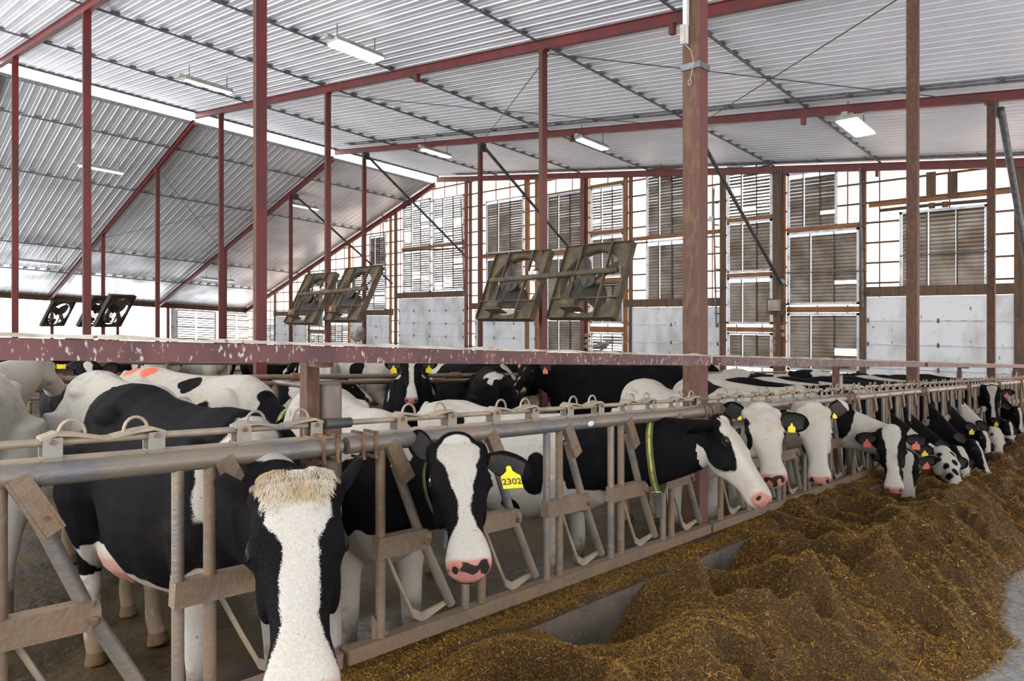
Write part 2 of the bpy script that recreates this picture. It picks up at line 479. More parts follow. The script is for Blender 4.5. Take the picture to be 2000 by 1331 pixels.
# overhead doors
def door(i, r, npan, ncol):
    X0,X1,Z0,Z1 = r
    root = MB(); h = (Z1-Z0)/npan
    for k in range(npan):
        a = Z0+k*h; root.beam(P(X0,YW-.02,a+h/2-.0),P(X1,YW-.02,a+h/2),.05,h-.012)
    o = root.build('door_%d' % i, M['door'], origin=P((X0+X1)/2,YW,Z0)); tag(o, kind='structure')
    m2 = MB()
    for k in range(1,npan):
        m2.beam(P(X0,YW-.055,Z0+k*h),P(X1,YW-.055,Z0+k*h),.03,.035)
    m2.build('panel_stiffener', M['frame'], o)
    m3 = MB()
    for k in range(1,npan):
        for c in range(ncol+1):
            x = X0+.05+(X1-X0-.1)*c/ncol
            m3.ell(P(x,YW-.08,Z0+k*h), (.035,.02,.075), nu=6, nv=4)
    m3.build('hinge', M['rust'], o)
for i,(r,nc) in enumerate(zip(dr,(3,3,4,3,2,2))):
    door(i+1, r, 5 if i != 2 else 6, nc)

# timber framing : posts beside openings, headers between stacked shutters, lintels above doors
mbp = MB(); mbh = MB()
def wx(px): return unY(px, 620, YW).x
def wz(px, py): return zb(unY(px, py, YW))
for px, w, dark in ((774,.16,1),(912,.12,0),(920,.10,1),(1050,.18,0),(1146,.16,1),(1223,.16,0),(1233,.12,1),(1413,.20,1),(1515,.12,0),(1531,.14,0),(1686,.18,1),(1991,.22,1),(683,.12,0),(764,.1,0),(604,.14,1),(538,.12,1),(1031,.22,0)):
    x = wx(px); (mbp if dark else mbh).beam(P(x,YW-.03,.0), P(x,YW-.03,roof_z(x)-.25), w, .12, (0,1,0))
for (x0,x1,y0,y1) in ((1230,1412,463,470),(1421,1510,426,434),(1421,1510,533,541),(1421,1510,637,646),(1538,1688,445,454),(1538,1688,598,609),
                      (1155,1222,451,459),(1155,1222,543,553),(1155,1222,636,647),(935,1052,496,504),(1068,1140,489,499),(1068,1140,611,620),
                      (786,908,484,489),(644,690,618,627),(607,634,642,649),(1698,1990,397,404),(1155,1222,361,367),(1263,1412,331,338)):
    a = unY(x0,(y0+y1)/2+2,YW); x_1 = unY(x1,620,YW).x; z = zb(a)
    hgt = max(.10,(y1-y0)/1333*(a-Vector((0,0,HC))).dot(Vector((-ST,CT,0))))
    mbh.beam(P(a.x,YW-.02,z), P(x_1,YW-.02,z), .10, hgt)
for r in dr:
    mbp.beam(P(r[0]-.2,YW-.04,r[3]+.16), P(r[1]+.2,YW-.04,r[3]+.16), .12, .30)
tag(mbp.build('trim_7', M['wood_dark']), kind='structure')
tag(mbh.build('trim_8', M['wood']), kind='structure')

# side-wall shutters at the far left corner
for k,(x0,x1) in enumerate(((345,420),(432,492))):
    ya, yb_ = yat(x0,-48.2), yat(x1,-48.2)
    ztop = zb(unX(x0,600,-48.2)) if False else roof_z(-48.2)-.38
    root = MB(); z0 = 1.0
    for y in (ya, yb_): root.beam(P(-48.2,y,z0),P(-48.2,y,ztop),.12,.12,(0,1,0))
    root.beam(P(-48.2,ya,ztop),P(-48.2,yb_,ztop),.1,.1); root.beam(P(-48.2,ya,z0+.05),P(-48.2,yb_,z0+.05),.1,.1)
    o = root.build('window_%d' % (len(WIN)+1+k), M['frame'], origin=P(-48.2,ya,z0)); tag(o, kind='structure')
    m3 = MB(); n = int((ztop-z0)/.16); rr = random.Random(k)
    for i in range(n):
        z = z0+.1+.16*i; tilt = .11 if rr.random()<.6 else .02
        for b in range(2):
            y0_ = ya+(yb_-ya)*b/2+.05; y1_ = ya+(yb_-ya)*(b+1)/2-.05
            m3.add([P(-48.2-tilt/2,y0_,z+.02),P(-48.2-tilt/2,y1_,z+.02),P(-48.2+tilt/2,y1_,z+.12-tilt*.3),P(-48.2+tilt/2,y0_,z+.12-tilt*.3)],[(0,1,2,3)])
    m3.build('louver_slats', M['louver'], o)
mb = MB()
y = yat(337,-48.2)
mb.beam(P(-48.2,y,.0),P(-48.2,y,ze-.3),.3,.3,(0,1,0))
tag(mb.build('trim_9', M['frame']), kind='structure')

# ================================================================== STEEL FRAME
RY = [4.55, 10.65, 16.75, 22.70]
COLX = [-2.46, -9.2, -17.4, -24.5, -30.7, -38.0]
PLACE_R = ['nearest','second nearest','third nearest','farthest']
PLACE_C = ['in the feed line of headlocks','one row in from the headlocks','two rows in from the headlocks','just right of the open ridge','just left of the open ridge','between ridge and open left side']
def ibeam(mb, p, q, w, h, up):
    p=Vector(p); q=Vector(q); d=(q-p).normalized(); up=Vector(up); up=(up-d*up.dot(d)).normalized(); s_=d.cross(up)
    t = .012
    for sg in (-1,1): mb.beam(p+up*sg*(h/2-t/2), q+up*sg*(h/2-t/2), w, t, up)
    mb.beam(p, q, .01, h-2*t, up)
for i, y in enumerate(RY):
    # two rafters meeting at the ridge
    for side in ('right','left'):
        if side == 'right': xa, xb = RIDGE_X, XR_END
        else: xa, xb = RIDGE_X-.1, -48.2
        h = .20 if i < 3 else .24
        za = RIDGE_Z - .36 if side=='left' else roof_z(xa)-.10-h/2
        zb__ = roof_z(xb)-.10-h/2
        if side=='left': za = roof_z(xa)-.10-h/2
        lab = {'right':'%s red steel rafter under the bright right-hand ceiling slope','left':'%s red steel rafter under the streaky left-hand ceiling slope'}[side] % PLACE_R[i]
        if i == 3: lab = 'red steel rafter along the top of the end wall, %s of the ridge' % side
        e = empty('roof_rafter', P(xa,y,za), lab, 'beam', 'red steel roof rafters')
        m1 = MB(); ibeam(m1, P(xa,y,za), P(xb,y,zb__), .13, h, (0,0,1)); m1.build('steel_beam', M['red_steel'], e)
        for px_ in ([-13.3,-6.2] if side=='right' else []):
            z = za + (zb__-za)*(px_-xa)/(xb-xa)
            m2 = MB(); m2.box(P(px_,y,z-h/2-.09), (.09,.12,.18)); m2.build('hanger_bracket', M['red_steel'], e)
    for j, x in enumerate(COLX):
        if i == 3: continue
        if i == 0 and j >= 4: continue
        top = roof_z(x)-.34; bot = 0.0 if j else .41
        w = .135 if j == 0 else .15
        wid = {0:'dusty brown and red', 1:'slim dark red'}
        lab = 'red steel roof column %s, under the %s rafter' % (PLACE_C[j], PLACE_R[i])
        e = empty('steel_column', P(x,y,bot), lab, 'column', 'red steel roof columns')
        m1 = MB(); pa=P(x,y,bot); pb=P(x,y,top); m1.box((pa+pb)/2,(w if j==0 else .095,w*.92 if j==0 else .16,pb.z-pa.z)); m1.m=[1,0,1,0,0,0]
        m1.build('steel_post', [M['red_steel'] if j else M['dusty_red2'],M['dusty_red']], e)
        m2 = MB(); m2.box(P(x,y,bot+.01), (.24,.24,.02)); m2.build('base_plate', M['dusty_red'], e)
        m3 = MB(); m3.box(P(x,y,top+.01), (.22,.16,.02)); m3.build('cap_plate', M['red_steel'], e)
# red posts along the open left side
for k, px in enumerate((100,228,326)):
    y = yat(px,-48.2)
    e = empty('side_post', P(-48.1,y,0), 'slim red post in the open left side of the barn, %s from the left' % ORD[k], 'post', 'posts of the open left side')
    m1 = MB(); m1.beam(P(-48.05,y,0), P(-48.05,y,ze-.3), .16,.16,(0,1,0)); m1.build('steel_post', M['red_steel'], e)
# end wall steel posts
for k, x in enumerate((-9.2,-17.4,-24.5)):
    e = empty('wall_post', P(x,YW-.16,0), 'red steel post standing against the end wall, %s from the right' % ORD[k], 'post', 'steel posts of the end wall')
    m1 = MB(); m1.beam(P(x,YW-.2,0), P(x,YW-.2,roof_z(x)-.35), .16,.12,(0,1,0)); m1.build('steel_post', M['red_steel'] if k else M['wood_dark'], e)

# dark diagonal braces
for k,(x,dz,lab) in enumerate(((-9.2,3.6,'dark diagonal brace behind the nearest broad brown column'),(-17.4,3.5,'dark diagonal brace running down behind the large tilted fans'),
      (-24.5,3.6,'dark diagonal brace crossing the double bright shutters'),(-30.4,3.7,'dark diagonal brace above the far pair of brown fans'),(-2.46,4.0,'grey diagonal brace at the right edge of the picture'))):
    e = empty('diagonal_brace', P(x,16.9,roof_z(x)-.5), lab, 'brace')
    m1 = MB(); m1.tube([P(x+.15,16.8,roof_z(x)-.45), P(x+.15,22.5,roof_z(x)-.45-dz)], .055 if k != 4 else .07, 8)
    m1.build('brace_tube', M['brace'] if k != 4 else M['conduit'], e)
    m2 = MB(); m2.box(P(x+.085,16.8,roof_z(x)-.45),(.03,.3,.3)); m2.build('gusset_plate', M['brace'], e)

# ceiling conduits running the length of the barn, with clips
CX = [(-6.1,0),(-9.0,1),(-14.2,2),(-17.6,3),(-22.4,4)]
for k, x in ((0,-6.1),(1,-9.35),(2,-14.2),(3,-17.55),(4,-22.4),(5,-29.2),(6,-33.3),(7,-40.5),(8,-44.0)):
    z = roof_z(x)-.10
    lab = ('grey conduit run clipped under the right ceiling slope, %s from the ridge' % ORD[4-k]) if k < 5 else ('dark conduit run under the left ceiling slope, %s from the ridge' % ORD[k-5])
    e = empty('ceiling_conduit', P(x,Y0,z), lab, 'conduit', 'ceiling conduits')
    m1 = MB(); m1.tube([P(x,Y0,z), P(x,YW-.2,z)], .028, 6); m1.build('conduit_pipe', M['conduit'], e)
    yy = max(Y0+.2, yat(0,x)-.6); clip0 = None
    while yy < YW-.3:
        if clip0 is None:
            m2 = MB(); m2.box(P(x,yy,z+.03),(.05,.03,.10)); m2.box(P(x-.05,yy+.08,z+.075),(.11,.20,.02))
            clip0 = m2.build('pipe_clip', M['conduit'], e); cy0 = yy; cl0 = Vector(clip0.location)
        else:
            c_ = clip0.copy(); COL.objects.link(c_); c_.parent = e; c_.location = cl0 + Vector((0, yy-cy0, -G*(yy-cy0)))
        yy += .54
# conduits parallel to the rafters beside rafters 3 and end wall
for k,(y,lab) in enumerate(((16.1,'twin grey conduit along the ceiling just before the third red rafter'),(22.2,'grey conduit along the ceiling just before the end wall'))):
    e = empty('ceiling_conduit', P(-25,y,roof_z(-25)-.08), lab, 'conduit')
    m1 = MB()
    for dy in (0,.22): m1.tube([P(-25,y+dy,roof_z(-25)-.06), P(2,y+dy,roof_z(2)-.06)], .022, 6)
    m1.build('conduit_pipe', M['conduit'], e)
    for x in np.arange(-24.6,2,1.4):
        m2 = MB(); m2.box(P(x,y+.11,roof_z(x)-.05),(.05,.30,.06)); m2.build('pipe_clip', M['conduit'], e)
# thin cross rods under the roof
for k,(a,b_,lab) in enumerate(((( -9.2,10.65),(-2.46,16.75),'thin cross rod under the right ceiling, running from the middle column to the right'),
      ((-2.46,10.65),(-9.2,16.75),'thin cross rod under the right ceiling, rising to the top edge of the picture'),
      ((-17.4,10.65),(-9.2,16.75),'thin cross rod under the ceiling between the middle columns, falling to the right'),
      ((-9.2,10.65),(-17.4,16.75),'thin cross rod under the ceiling between the middle columns, falling to the left'),
      ((-30.7,10.65),(-38,16.75),'thin cross rod under the left ceiling, falling away to the left'),
      ((-38,10.65),(-30.7,16.75),'thin cross rod under the left ceiling, rising to the far rafter'))):
    m1 = MB(); m1.tube([P(a[0]+.13,a[1]+.05,roof_z(a[0])-.4), P(b_[0]+.13,b_[1]-.15,roof_z(b_[0])-.4-.03*(k%2))], .011, 5)
    o = m1.build('cross_rod', M['brace'], origin=P(a[0],a[1],roof_z(a[0])-.4)); tag(o, lab, 'rod', 'thin cross rods under the roof')

# strip lamps
def lamp(px, py, left, on, lab, big=1.0, wide=.34):
    c = un_roof(px, py, left, .42); x, y, z = c.x, c.y, zb(c)
    L = 1.25*big; w = wide
    e = empty('strip_lamp', P(x,y,z), lab, 'lamp', 'strip lamps under the ceiling')
    m1 = MB()
    a = P(x,y-L/2,z); b_ = P(x,y+L/2,z)
    ax = (b_-a).normalized(); n=Vector((0,0,1)); sx = Vector((1,0,0))
    prof = [(-w/2,-.02),(-w/2*.55,.10),(w/2*.55,.10),(w/2,-.02),(w/2-.02,-.03),(-w/2+.02,-.03)]
    rings = [[q + sx*s_ + n*t for s_,t in prof] for q in (a,b_)]
    m1.loft(rings, True, False); m1.build('lamp_housing', M['lampbody'], e)
    m2 = MB(); m2.box((a+b_)/2+Vector((0,0,-.045)), (L-.04, w-.05, .03), ax); m2.build('lamp_lens', M['lens_on' if on else 'lens_dim'], e)
    m3 = MB()
    for s_ in (-.4,.4):
        q = P(x,y+L*s_,z)
        m3.tube([q+Vector((0,0,.1)), q+Vector((0,0,.42))], .012, 5); m3.box(q+Vector((0,0,.12)),(.05,.03,.06))
    m3.build('hanger', M['conduit'], e)
    m4 = MB(); q = P(x,y-L/2,z); m4.box(q+Vector((0,-.09,.07)),(.12,.12,.08)); m4.build('junction_box', M['lampbody'], e)
    if on:
        ld = bpy.data.lights.new('lamp_glow','AREA'); ld.shape='RECTANGLE'; ld.size=L*.9; ld.size_y=w*.8; ld.energy=on; ld.color=(1,.98,.95)
        lo = bpy.data.objects.new('lamp_glow', ld); COL.objects.link(lo); lo.parent=e
        lo.location = (0,0,-.08); lo.rotation_euler=(0,0,math.pi/2)
lamp(696,98,False,90,'large lit strip lamp in the upper middle, nearest under the right ceiling',.98,.46)
lamp(407,167,False,0,'dull unlit strip lamp hanging left of the bright ridge line top',1.1,.26)
lamp(852,298,False,40,'small lit strip lamp right of the far end of the ridge',1.1,.30)
lamp(1157,280,False,60,'small lit strip lamp between the two middle tall columns',1.1,.32)
lamp(1672,246,False,120,'bright rectangular lit lamp under the right ceiling near the end wall',1.15,.50)
lamp(198,330,True,60,'lit strip lamp under the left ceiling, nearest of those left of the ridge',1.3,.28)
lamp(595,404,True,30,'lit strip lamp under the left ceiling beside the dark far column',1.2,.26)
lamp(75,512,True,0,'unlit strip lamp low under the left ceiling near the left picture edge',1.6,.26)
lamp(427,547,True,0,'unlit strip lamp low under the left ceiling beside the shutters',1.5,.26)

# ---------------------------------------------------------------- fittings on the end wall
def wp(px,py): 
    a=unY(px,py,YW-.15); return a.x, zb(a)
x,z=wp(1519,598); e=empty('control_cabinet',P(x,YW-.28,z),'beige control cabinet on a dark backboard between the tall shutters','cabinet')
m=MB(); m.box(P(x,YW-.29,z-.03),(.62,.05,.55)); m.build('backboard',M['wood_dark'],e)
m=MB(); m.box(P(x,YW-.42,z),(.36,.22,.36)); m.build('cabinet_body',M['tan_box'],e)
m=MB(); m.box(P(x,YW-.535,z),(.30,.02,.32)); m.build('cabinet_door',M['tan_box'],e)
rowlab=['top','second','third','fourth']
for cx_,cnt,sd in ((1516,4,'left'),(1528,2,'right')):
    for k in range(cnt):
        x,z=wp(cx_,640+14*k); e=empty('switch_box',P(x,YW-.2,z),'small switch box with red button under the control cabinet, %s column, %s one'%(sd,rowlab[k]),'switch','switch boxes under the control cabinet')
        m=MB(); m.box(P(x,YW-.15,z),(.11,.14,.13)); m.build('switch_case',M['tan_box'],e)
        m=MB(); m.tube([P(x,YW-.21,z),P(x,YW-.25,z)],.03,10); m.build('red_button',M['red_btn'],e)
for k in range(6):
    x,z=wp(1141 if k%2==0 else 1147,655+11*(k//2)); e=empty('switch_box',P(x,YW-.2,z),'small switch box with red button left of the bright low shutter, %s row, %s one'%(rowlab[k//2],'left' if k%2==0 else 'right'),'switch','switch boxes beside the bright low shutter')
    m=MB(); m.box(P(x,YW-.15,z),(.09,.14,.13)); m.build('switch_case',M['tan_box'],e)
    m=MB(); m.tube([P(x,YW-.21,z),P(x,YW-.25,z)],.03,10); m.build('red_button',M['red_btn'],e)
x,z=wp(1530,551); m=MB(); m.tube([P(x,YW-.22,z),P(x,YW-.30,z)],.085,20); o=m.build('round_bell',M['lampbody'],origin=P(x,YW-.22,z)); tag(o,'round pale disc mounted on the conduits above the control cabinet','bell')
x,z=wp(1390,428); e=empty('junction_box',P(x,YW-.2,z),'pale grey junction box hanging by the translucent panes right of the brown column','junction box')
m=MB(); m.box(P(x,YW-.16,z),(.18,.10,.20)); m.build('box_body',M['white_box'],e)
m=MB(); m.tube([P(x+.06,YW-.16,z+.1),P(x+.12,YW-.16,z+1.2)],.015,6); m.build('cable',M['conduit'],e)
x,z=wp(1518,350); x1,z1=wp(1518,598)
e=empty('wall_conduits',P(x,YW-.2,z1),'bundle of grey conduits running down the end wall to the control cabinet','conduit')
for dx in (-.12,-.04,.05,.14):
    m=MB(); m.tube([P(x+dx,YW-.19,roof_z(x)-.25),P(x+dx,YW-.19,z1+.28)],.024,7); m.build('conduit_pipe',M['conduit'],e)
for px,lab in ((1818,'left'),(1860,'right')):
    x,z=wp(px,360); o_=MB(); o_.beam(P(x,YW-.12,z-.36),P(x,YW-.12,z+.36),.24,.05,(0,1,0)); o=o_.build('backing_board',M['wood_dark'],origin=P(x,YW-.12,z-.36)); tag(o,'dark upright board on the girts above the wide shutter, %s of the two'%lab,'board','pair of dark boards')
xa,za=wp(1720,412); xb,zb2=wp(1932,392)
e=empty('rubber_hose',P(xa,YW-.2,za),'thick black pipe resting on the timber header above the wide shutter','pipe')
m=MB(); m.tube([P(xa,YW-.2,za),P((xa+xb)/2,YW-.2,(za+zb2)/2+.02),P(xb,YW-.2,zb2)],.05,8); m.build('pipe_run',M['black'],e)
for f in (.5,.62):
    m=MB(); m.box(P(xa+(xb-xa)*f,YW-.2,za+(zb2-za)*f),(.14,.14,.16)); m.build('pipe_bracket',M['wood_dark'],e)
for (x0,y0,x1,y1,lab) in ((785,490,910,484,'dusty operating bar across the double shutters near the ridge'),(952,497,1052,492,'dusty operating bar between the shutters above the left large fan'),(1757,500,1930,490,'thin steel bar crossing the wide shutter at the right'),(1530,533,1684,529,'thin steel bar crossing the tall shutter left of the second brown column'),(1150,555,1222,552,'dusty operating bar behind the right large fan')):
    a=wp(x0,y0); b_=wp(x1,y1); m=MB(); r_=.045 if 'dusty' in lab else .02
    m.tube([P(a[0],YW-.085,a[1]),P(b_[0],YW-.085,b_[1])],r_,8); o=m.build('operating_bar',M['wood_dark'] if r_>.03 else M['conduit'],origin=P(a[0],YW-.16,a[1])); tag(o,lab,'bar')
# ladders of hooks beside the doors
for k,(px,y0,y1,lab) in enumerate(((905,390,580,'leaning door track beside the double shutters'),(1683,330,600,'door track running up beside the tall right shutters'),(1397,370,640,'door track beside the pale junction box'),(752,420,560,'door track beside the small shutter under the far roof slope'))):
    x,z=wp(px,y0); x2,z2=wp(px+4,y1); e=empty('door_track',P(x,YW-.3,z2),'thin steel '+lab,'track')
    m=MB(); m.beam(P(x,YW-.32,z),P(x2,YW-.22,z2),.05,.04,(0,1,0)); m.build('track_rail',M['conduit'],e)
    for t in np.linspace(.1,.9,6):
        q=P(x+(x2-x)*t,YW-.28,z+(z2-z)*t); m=MB(); m.box(q+Vector((.02,.13,0)),(.10,.30,.03)); m.build('track_bracket',M['wood_dark'],e)
# ---------------------------------------------------------------- fittings on the nearest brown column
cx_,cy_=-2.46,4.55-.075
def cp(px,py): a=unY(px,py,cy_); return a.x,zb(a)
x,z=cp(1343,72); e=empty('column_switch',P(x,cy_-.03,z),'white wall box with a brown cover and conduit high on the nearest brown column','switch')
m=MB(); m.box(P(x,cy_-.045,z),(.038,.045,.135)); m.build('box_body',M['white_box'],e)
m=MB(); m.box(P(x,cy_-.072,z),(.034,.012,.125)); m.build('box_cover',M['tan_box'],e)
m=MB(); m.box(P(x+.003,cy_-.03,z+.07+.35),(.030,.035,.70)); m.build('conduit_channel',M['white_box'],e)
m=MB(); x3,z3=cp(1352,100); x4,z4=cp(1358,125); x5,z5=cp(1350,168)
pts=[P(x,cy_-.03,z-.07),P(x3,cy_-.02,z3),P(x4,cy_-.02,z4)]+[P(x5+.012*math.sin(t),cy_-.02,z5+.02+.022*math.cos(t)) for t in np.linspace(.2,2*math.pi-.2,9)]
m.tube(pts,.0035,6); m.build('cable_loop',M['rod'],e)
x,z=cp(1357,125); m=MB(); m.box(P(-2.46,4.55,z),(.155,.150,.045)); m.build('clamp_band',M['conduit'],e)
# ================================================================== FANS
def fan(c, size, pitch_deg, yaw, col, lab, group, tape=False, ndet=1):
    """square panel fan; c centre (barn coords), faces along the barn, tilted"""
    cw = P(*c)
    e = empty('barn_fan', cw, lab, 'fan', group)
    Mx = Matrix.Rotation(math.radians(yaw),3,'Z') @ Matrix.Rotation(math.radians(pitch_deg),3,'X')
    X = Mx @ Vector((1,0,0)); N = Mx @ Vector((0,1,0)); Z = Mx @ Vector((0,0,1))
    q = lambda a,b_,d=0: cw + X*a + Z*b_ + N*d
    s = size/2; r = s*.88
    # housing panel with round hole
    mb = MB(); n = 40
    def sq(a):
        ca,sa = math.cos(a),math.sin(a); k = s/max(abs(ca),abs(sa)); return (k*ca,k*sa)
    rings=[]
    for i in range(n):
        a = 2*math.pi*i/n + math.pi/4
        ox,oz = sq(a); ix,iz = r*math.cos(a), r*math.sin(a)
        rings.append([q(ox,oz,.10),q(ox,oz,-.06),q(ox*.985,oz*.985,-.06),q(ox*.985,oz*.985,.0),q(ix,iz,.0),q(ix*.99,iz*.99,.14),q(ix*.97,iz*.97,.14),q(ix*.97,iz*.97,.02),q(ox*.97,oz*.97,.02),q(ox*.985,oz*.985,.10)])
    vs=[v for rg in rings for v in rg]; m=len(rings[0]); fs=[]
    for i in range(n):
        j=(i+1)%n
        for k in range(m): fs.append((i*m+k,i*m+(k+1)%m,j*m+(k+1)%m,j*m+k))
    mb.add(vs,fs,False); mb.build('fan_housing', M[col], e)
    # struts across
    for sx in (-.22,.22):
        mb = MB(); mb.beam(q(sx*size,-s,-.05), q(sx*size,s,-.05), .03, .06, N); mb.build('support_bar', M[col], e)
    for zz in (-.25*size,):
        mb = MB(); mb.beam(q(-s,zz,-.07), q(s*1.02,zz,-.07), .02,.04,N); mb.build('support_bar', M[col], e)
    # hub and blades
    mb = MB(); mb.tube([q(0,0,-.06),q(0,0,.09)], .09, 12); mb.tube([q(0,0,-.07),q(0,0,-.045)], .17, 16, True)
    mb.build('fan_hub', M['fan_grey'], e)
    for k in range(4):
        a = math.radians(35+90*k); mb = MB()
        rows=[]
        for i in range(6):
            t=i/5; rr=.07+(r*.93-.07)*t; w=.10+.12*math.sin(math.pi*min(1,.2+t*.8)); tw=math.radians(42-22*t)
            cx,cz=math.cos(a)*rr,math.sin(a)*rr; px,pz=-math.sin(a),math.cos(a)
            ring=[]
            for u,th in ((-1,0),(0,.008),(1,0),(0,-.008)):
                o_=u*w; ring.append(q(cx+px*o_*math.cos(tw), cz+pz*o_*math.cos(tw), .04+o_*math.sin(tw)+th+ .02*(1-u*u)))
            rows.append(ring)
        mb.loft(rows, True, False); mb.build('fan_blade', M['fan_grey'], e)
    # motor with shelf
    mb = MB(); mb.tube([q(-.20*size,-.36*size,-.22),q(.02,-.36*size,-.22)], .085, 12); mo = mb.build('motor', M['fan'], e)
    if tape:
        mb = MB(); mb.tube([q(-.16*size,-.36*size,-.22),q(-.12*size,-.36*size,-.22)], .09, 12); mb.build('orange_band', M['orange'], mo)
    mb = MB(); mb.box(q(-.1,-.36*size-.1,-.18),(.45,.24,.02),X,Z); mb.build('motor_shelf', M[col], e)
    mb = MB(); mb.tube([q(-.16,-.36*size,-.20),q(-.16,-.02,-.09)],.012,5); mb.tube([q(-.02,-.36*size,-.20),q(.02,.0,-.09)],.012,5); mb.build('drive_belt', M['black'], e)
    return e
def fan_pair(colx, y, zc, offs, size, pitch, col, labs, group, tape=False, polelab=None, yo=-.35):
    for o_,lab in zip(offs,labs):
        fan((colx+o_[0], y+yo+o_[2], zc+o_[1]), size, pitch, 0, col, lab, group, tape)
    if polelab:
        xs_=[colx+o_[0] for o_ in offs]
        a=P(min(xs_)-size*.42,y+yo-.03,zc+.12); b_=P(max(xs_)+size*.42,y+yo-.03,zc+.20)
        e=empty('fan_pole',(a+b_)/2,polelab,'pole')
        m1=MB(); m1.tube([a,b_],.055,10); m1.build('pole_tube',M['fan'],e)
        m2=MB(); m2.box(P(colx,y-.14-.02,zc+.19),(.22,.34,.2)); m2.build('column_clamp',M['white_box'],e)
def zat(px,py,Y): return zb(unY(px,py,Y))
yy = 10.65
a = unY(1003,558,yy-.35); b_ = unY(1152,549,yy-.35)
fan_pair(-9.2, yy, zb(a), [(a.x+9.2,0,0),(b_.x+9.2,zb(b_)-zb(a),0)], 1.55, -24, 'fan',
   ['large dusty brown panel fan left of the middle tall column','large dusty brown panel fan right of the middle tall column'],'pair of fans on the middle column',False,'dusty pole carrying the two large brown fans on the middle column')
a = unY(607,583,yy-.35); b_ = unY(689,574,yy-.35)
fan_pair(-17.4, yy, zb(a), [(a.x+17.4,0,0),(b_.x+17.4,zb(b_)-zb(a),0)], 1.62, -27, 'fan',
   ['brown panel fan with orange band, left of the second far column','brown panel fan with orange band, right of the second far column'],'pair of fans on the far column',True,'dusty pole carrying the farther pair of brown fans')
for (px,py,X,lab) in ((113,612,-47.0,'small grey panel fan hanging in the open left side, leftmost'),(190,608,-38.0,'small dark panel fan in front of the bright opening, middle of the three'),(224,607,-35.6,'small dark panel fan in front of the bright opening, right of the three')):
    p = unX(px,py,X-.2)
    e = fan((p.x,p.y,zb(p)),1.7,-30,-55,'fan_grey',lab,'small fans at the open left side')
    m1=MB(); q=P(p.x,p.y,zb(p)); yr = RY[1] if X<-40 or True else RY[1]
    m1.tube([q+Vector((0,0,.1)), P(-38.0 if X>-40 else X,10.65,zb(p)+.2)],.05,6); m1.build('mounting_arm',M['fan_grey'],e)

# ================================================================== UPPER BEAM + POSTS OF THE FEED LINE
XB = -2.46
def upper_beam(y0,y1,lab):
    e = empty('top_rail_beam', P(XB+.10,(y0+y1)/2,1.69), lab, 'beam', 'dark red beam above the headlocks')
    m1=MB(); m1.beam(P(XB+.13,y0,1.705),P(XB+.13,y1,1.705),.07,.062); m1.build('steel_beam',M['beam_face'],e)
    m2=MB(); n=int((y1-y0)/.05); rings=[]
    rr=random.Random(3)
    for i in range(n+1):
        y=y0+(y1-y0)*i/n; h=.010+.009*mnoise.noise(Vector((y*5,0,0)))+.004*mnoise.noise(Vector((y*22,3,0)))
        rings.append([P(XB+.13+sx*.040,y,1.737+max(.002,dz)) for sx,dz in ((-1,0),(-.85,h),(0,h*1.3),(.85,h),(1.0,0),(1.0,-.006),(-1,-.006))])
    m2.loft(rings); m2.build('dust_layer',M['beam_top'],e)
upper_beam(-1.6,4.47,'dusty dark red beam above the near headlocks, white with bird droppings')
upper_beam(4.63,10.57,'thin dusty beam between the two brown columns above the headlocks')
upper_beam(10.73,22.6,'far thin dusty beam right of the second brown column')

def cyl_post(y,lab):
    e = empty('pipe_post', P(XB,y,.0), lab, 'post', 'pipe posts between the headlock panels')
    m1=MB(); m1.tube([P(XB,y,.0),P(XB,y,1.575)],.052,20); m1.build('pipe',M['white_post'],e)
    m2=MB(); m2.tube([P(XB,y,1.575),P(XB,y,1.583)],.05,20); m2.build('pipe_cap',M['concrete'],e)
    m3=MB(); m3.beam(P(XB+.015,y-.095,.0),P(XB+.015,y-.095,1.68),.055,.055,(1,0,0)); m3.build('red_riser',M['dusty_red'],e)
    m3=MB(); m3.box(P(XB+.07,y-.095,1.68),(.16,.05,.05)); m3.build('riser_bracket',M['dusty_red'],e)
for k,y in enumerate((1.51,7.6,13.7,19.8)):
    cyl_post(y,['thick whitewashed pipe post with slim red riser, between the near cows','whitewashed pipe post in the feed line, second from the camera','whitewashed pipe post in the feed line, third from the camera','whitewashed pipe post in the feed line, farthest from the camera'][k])

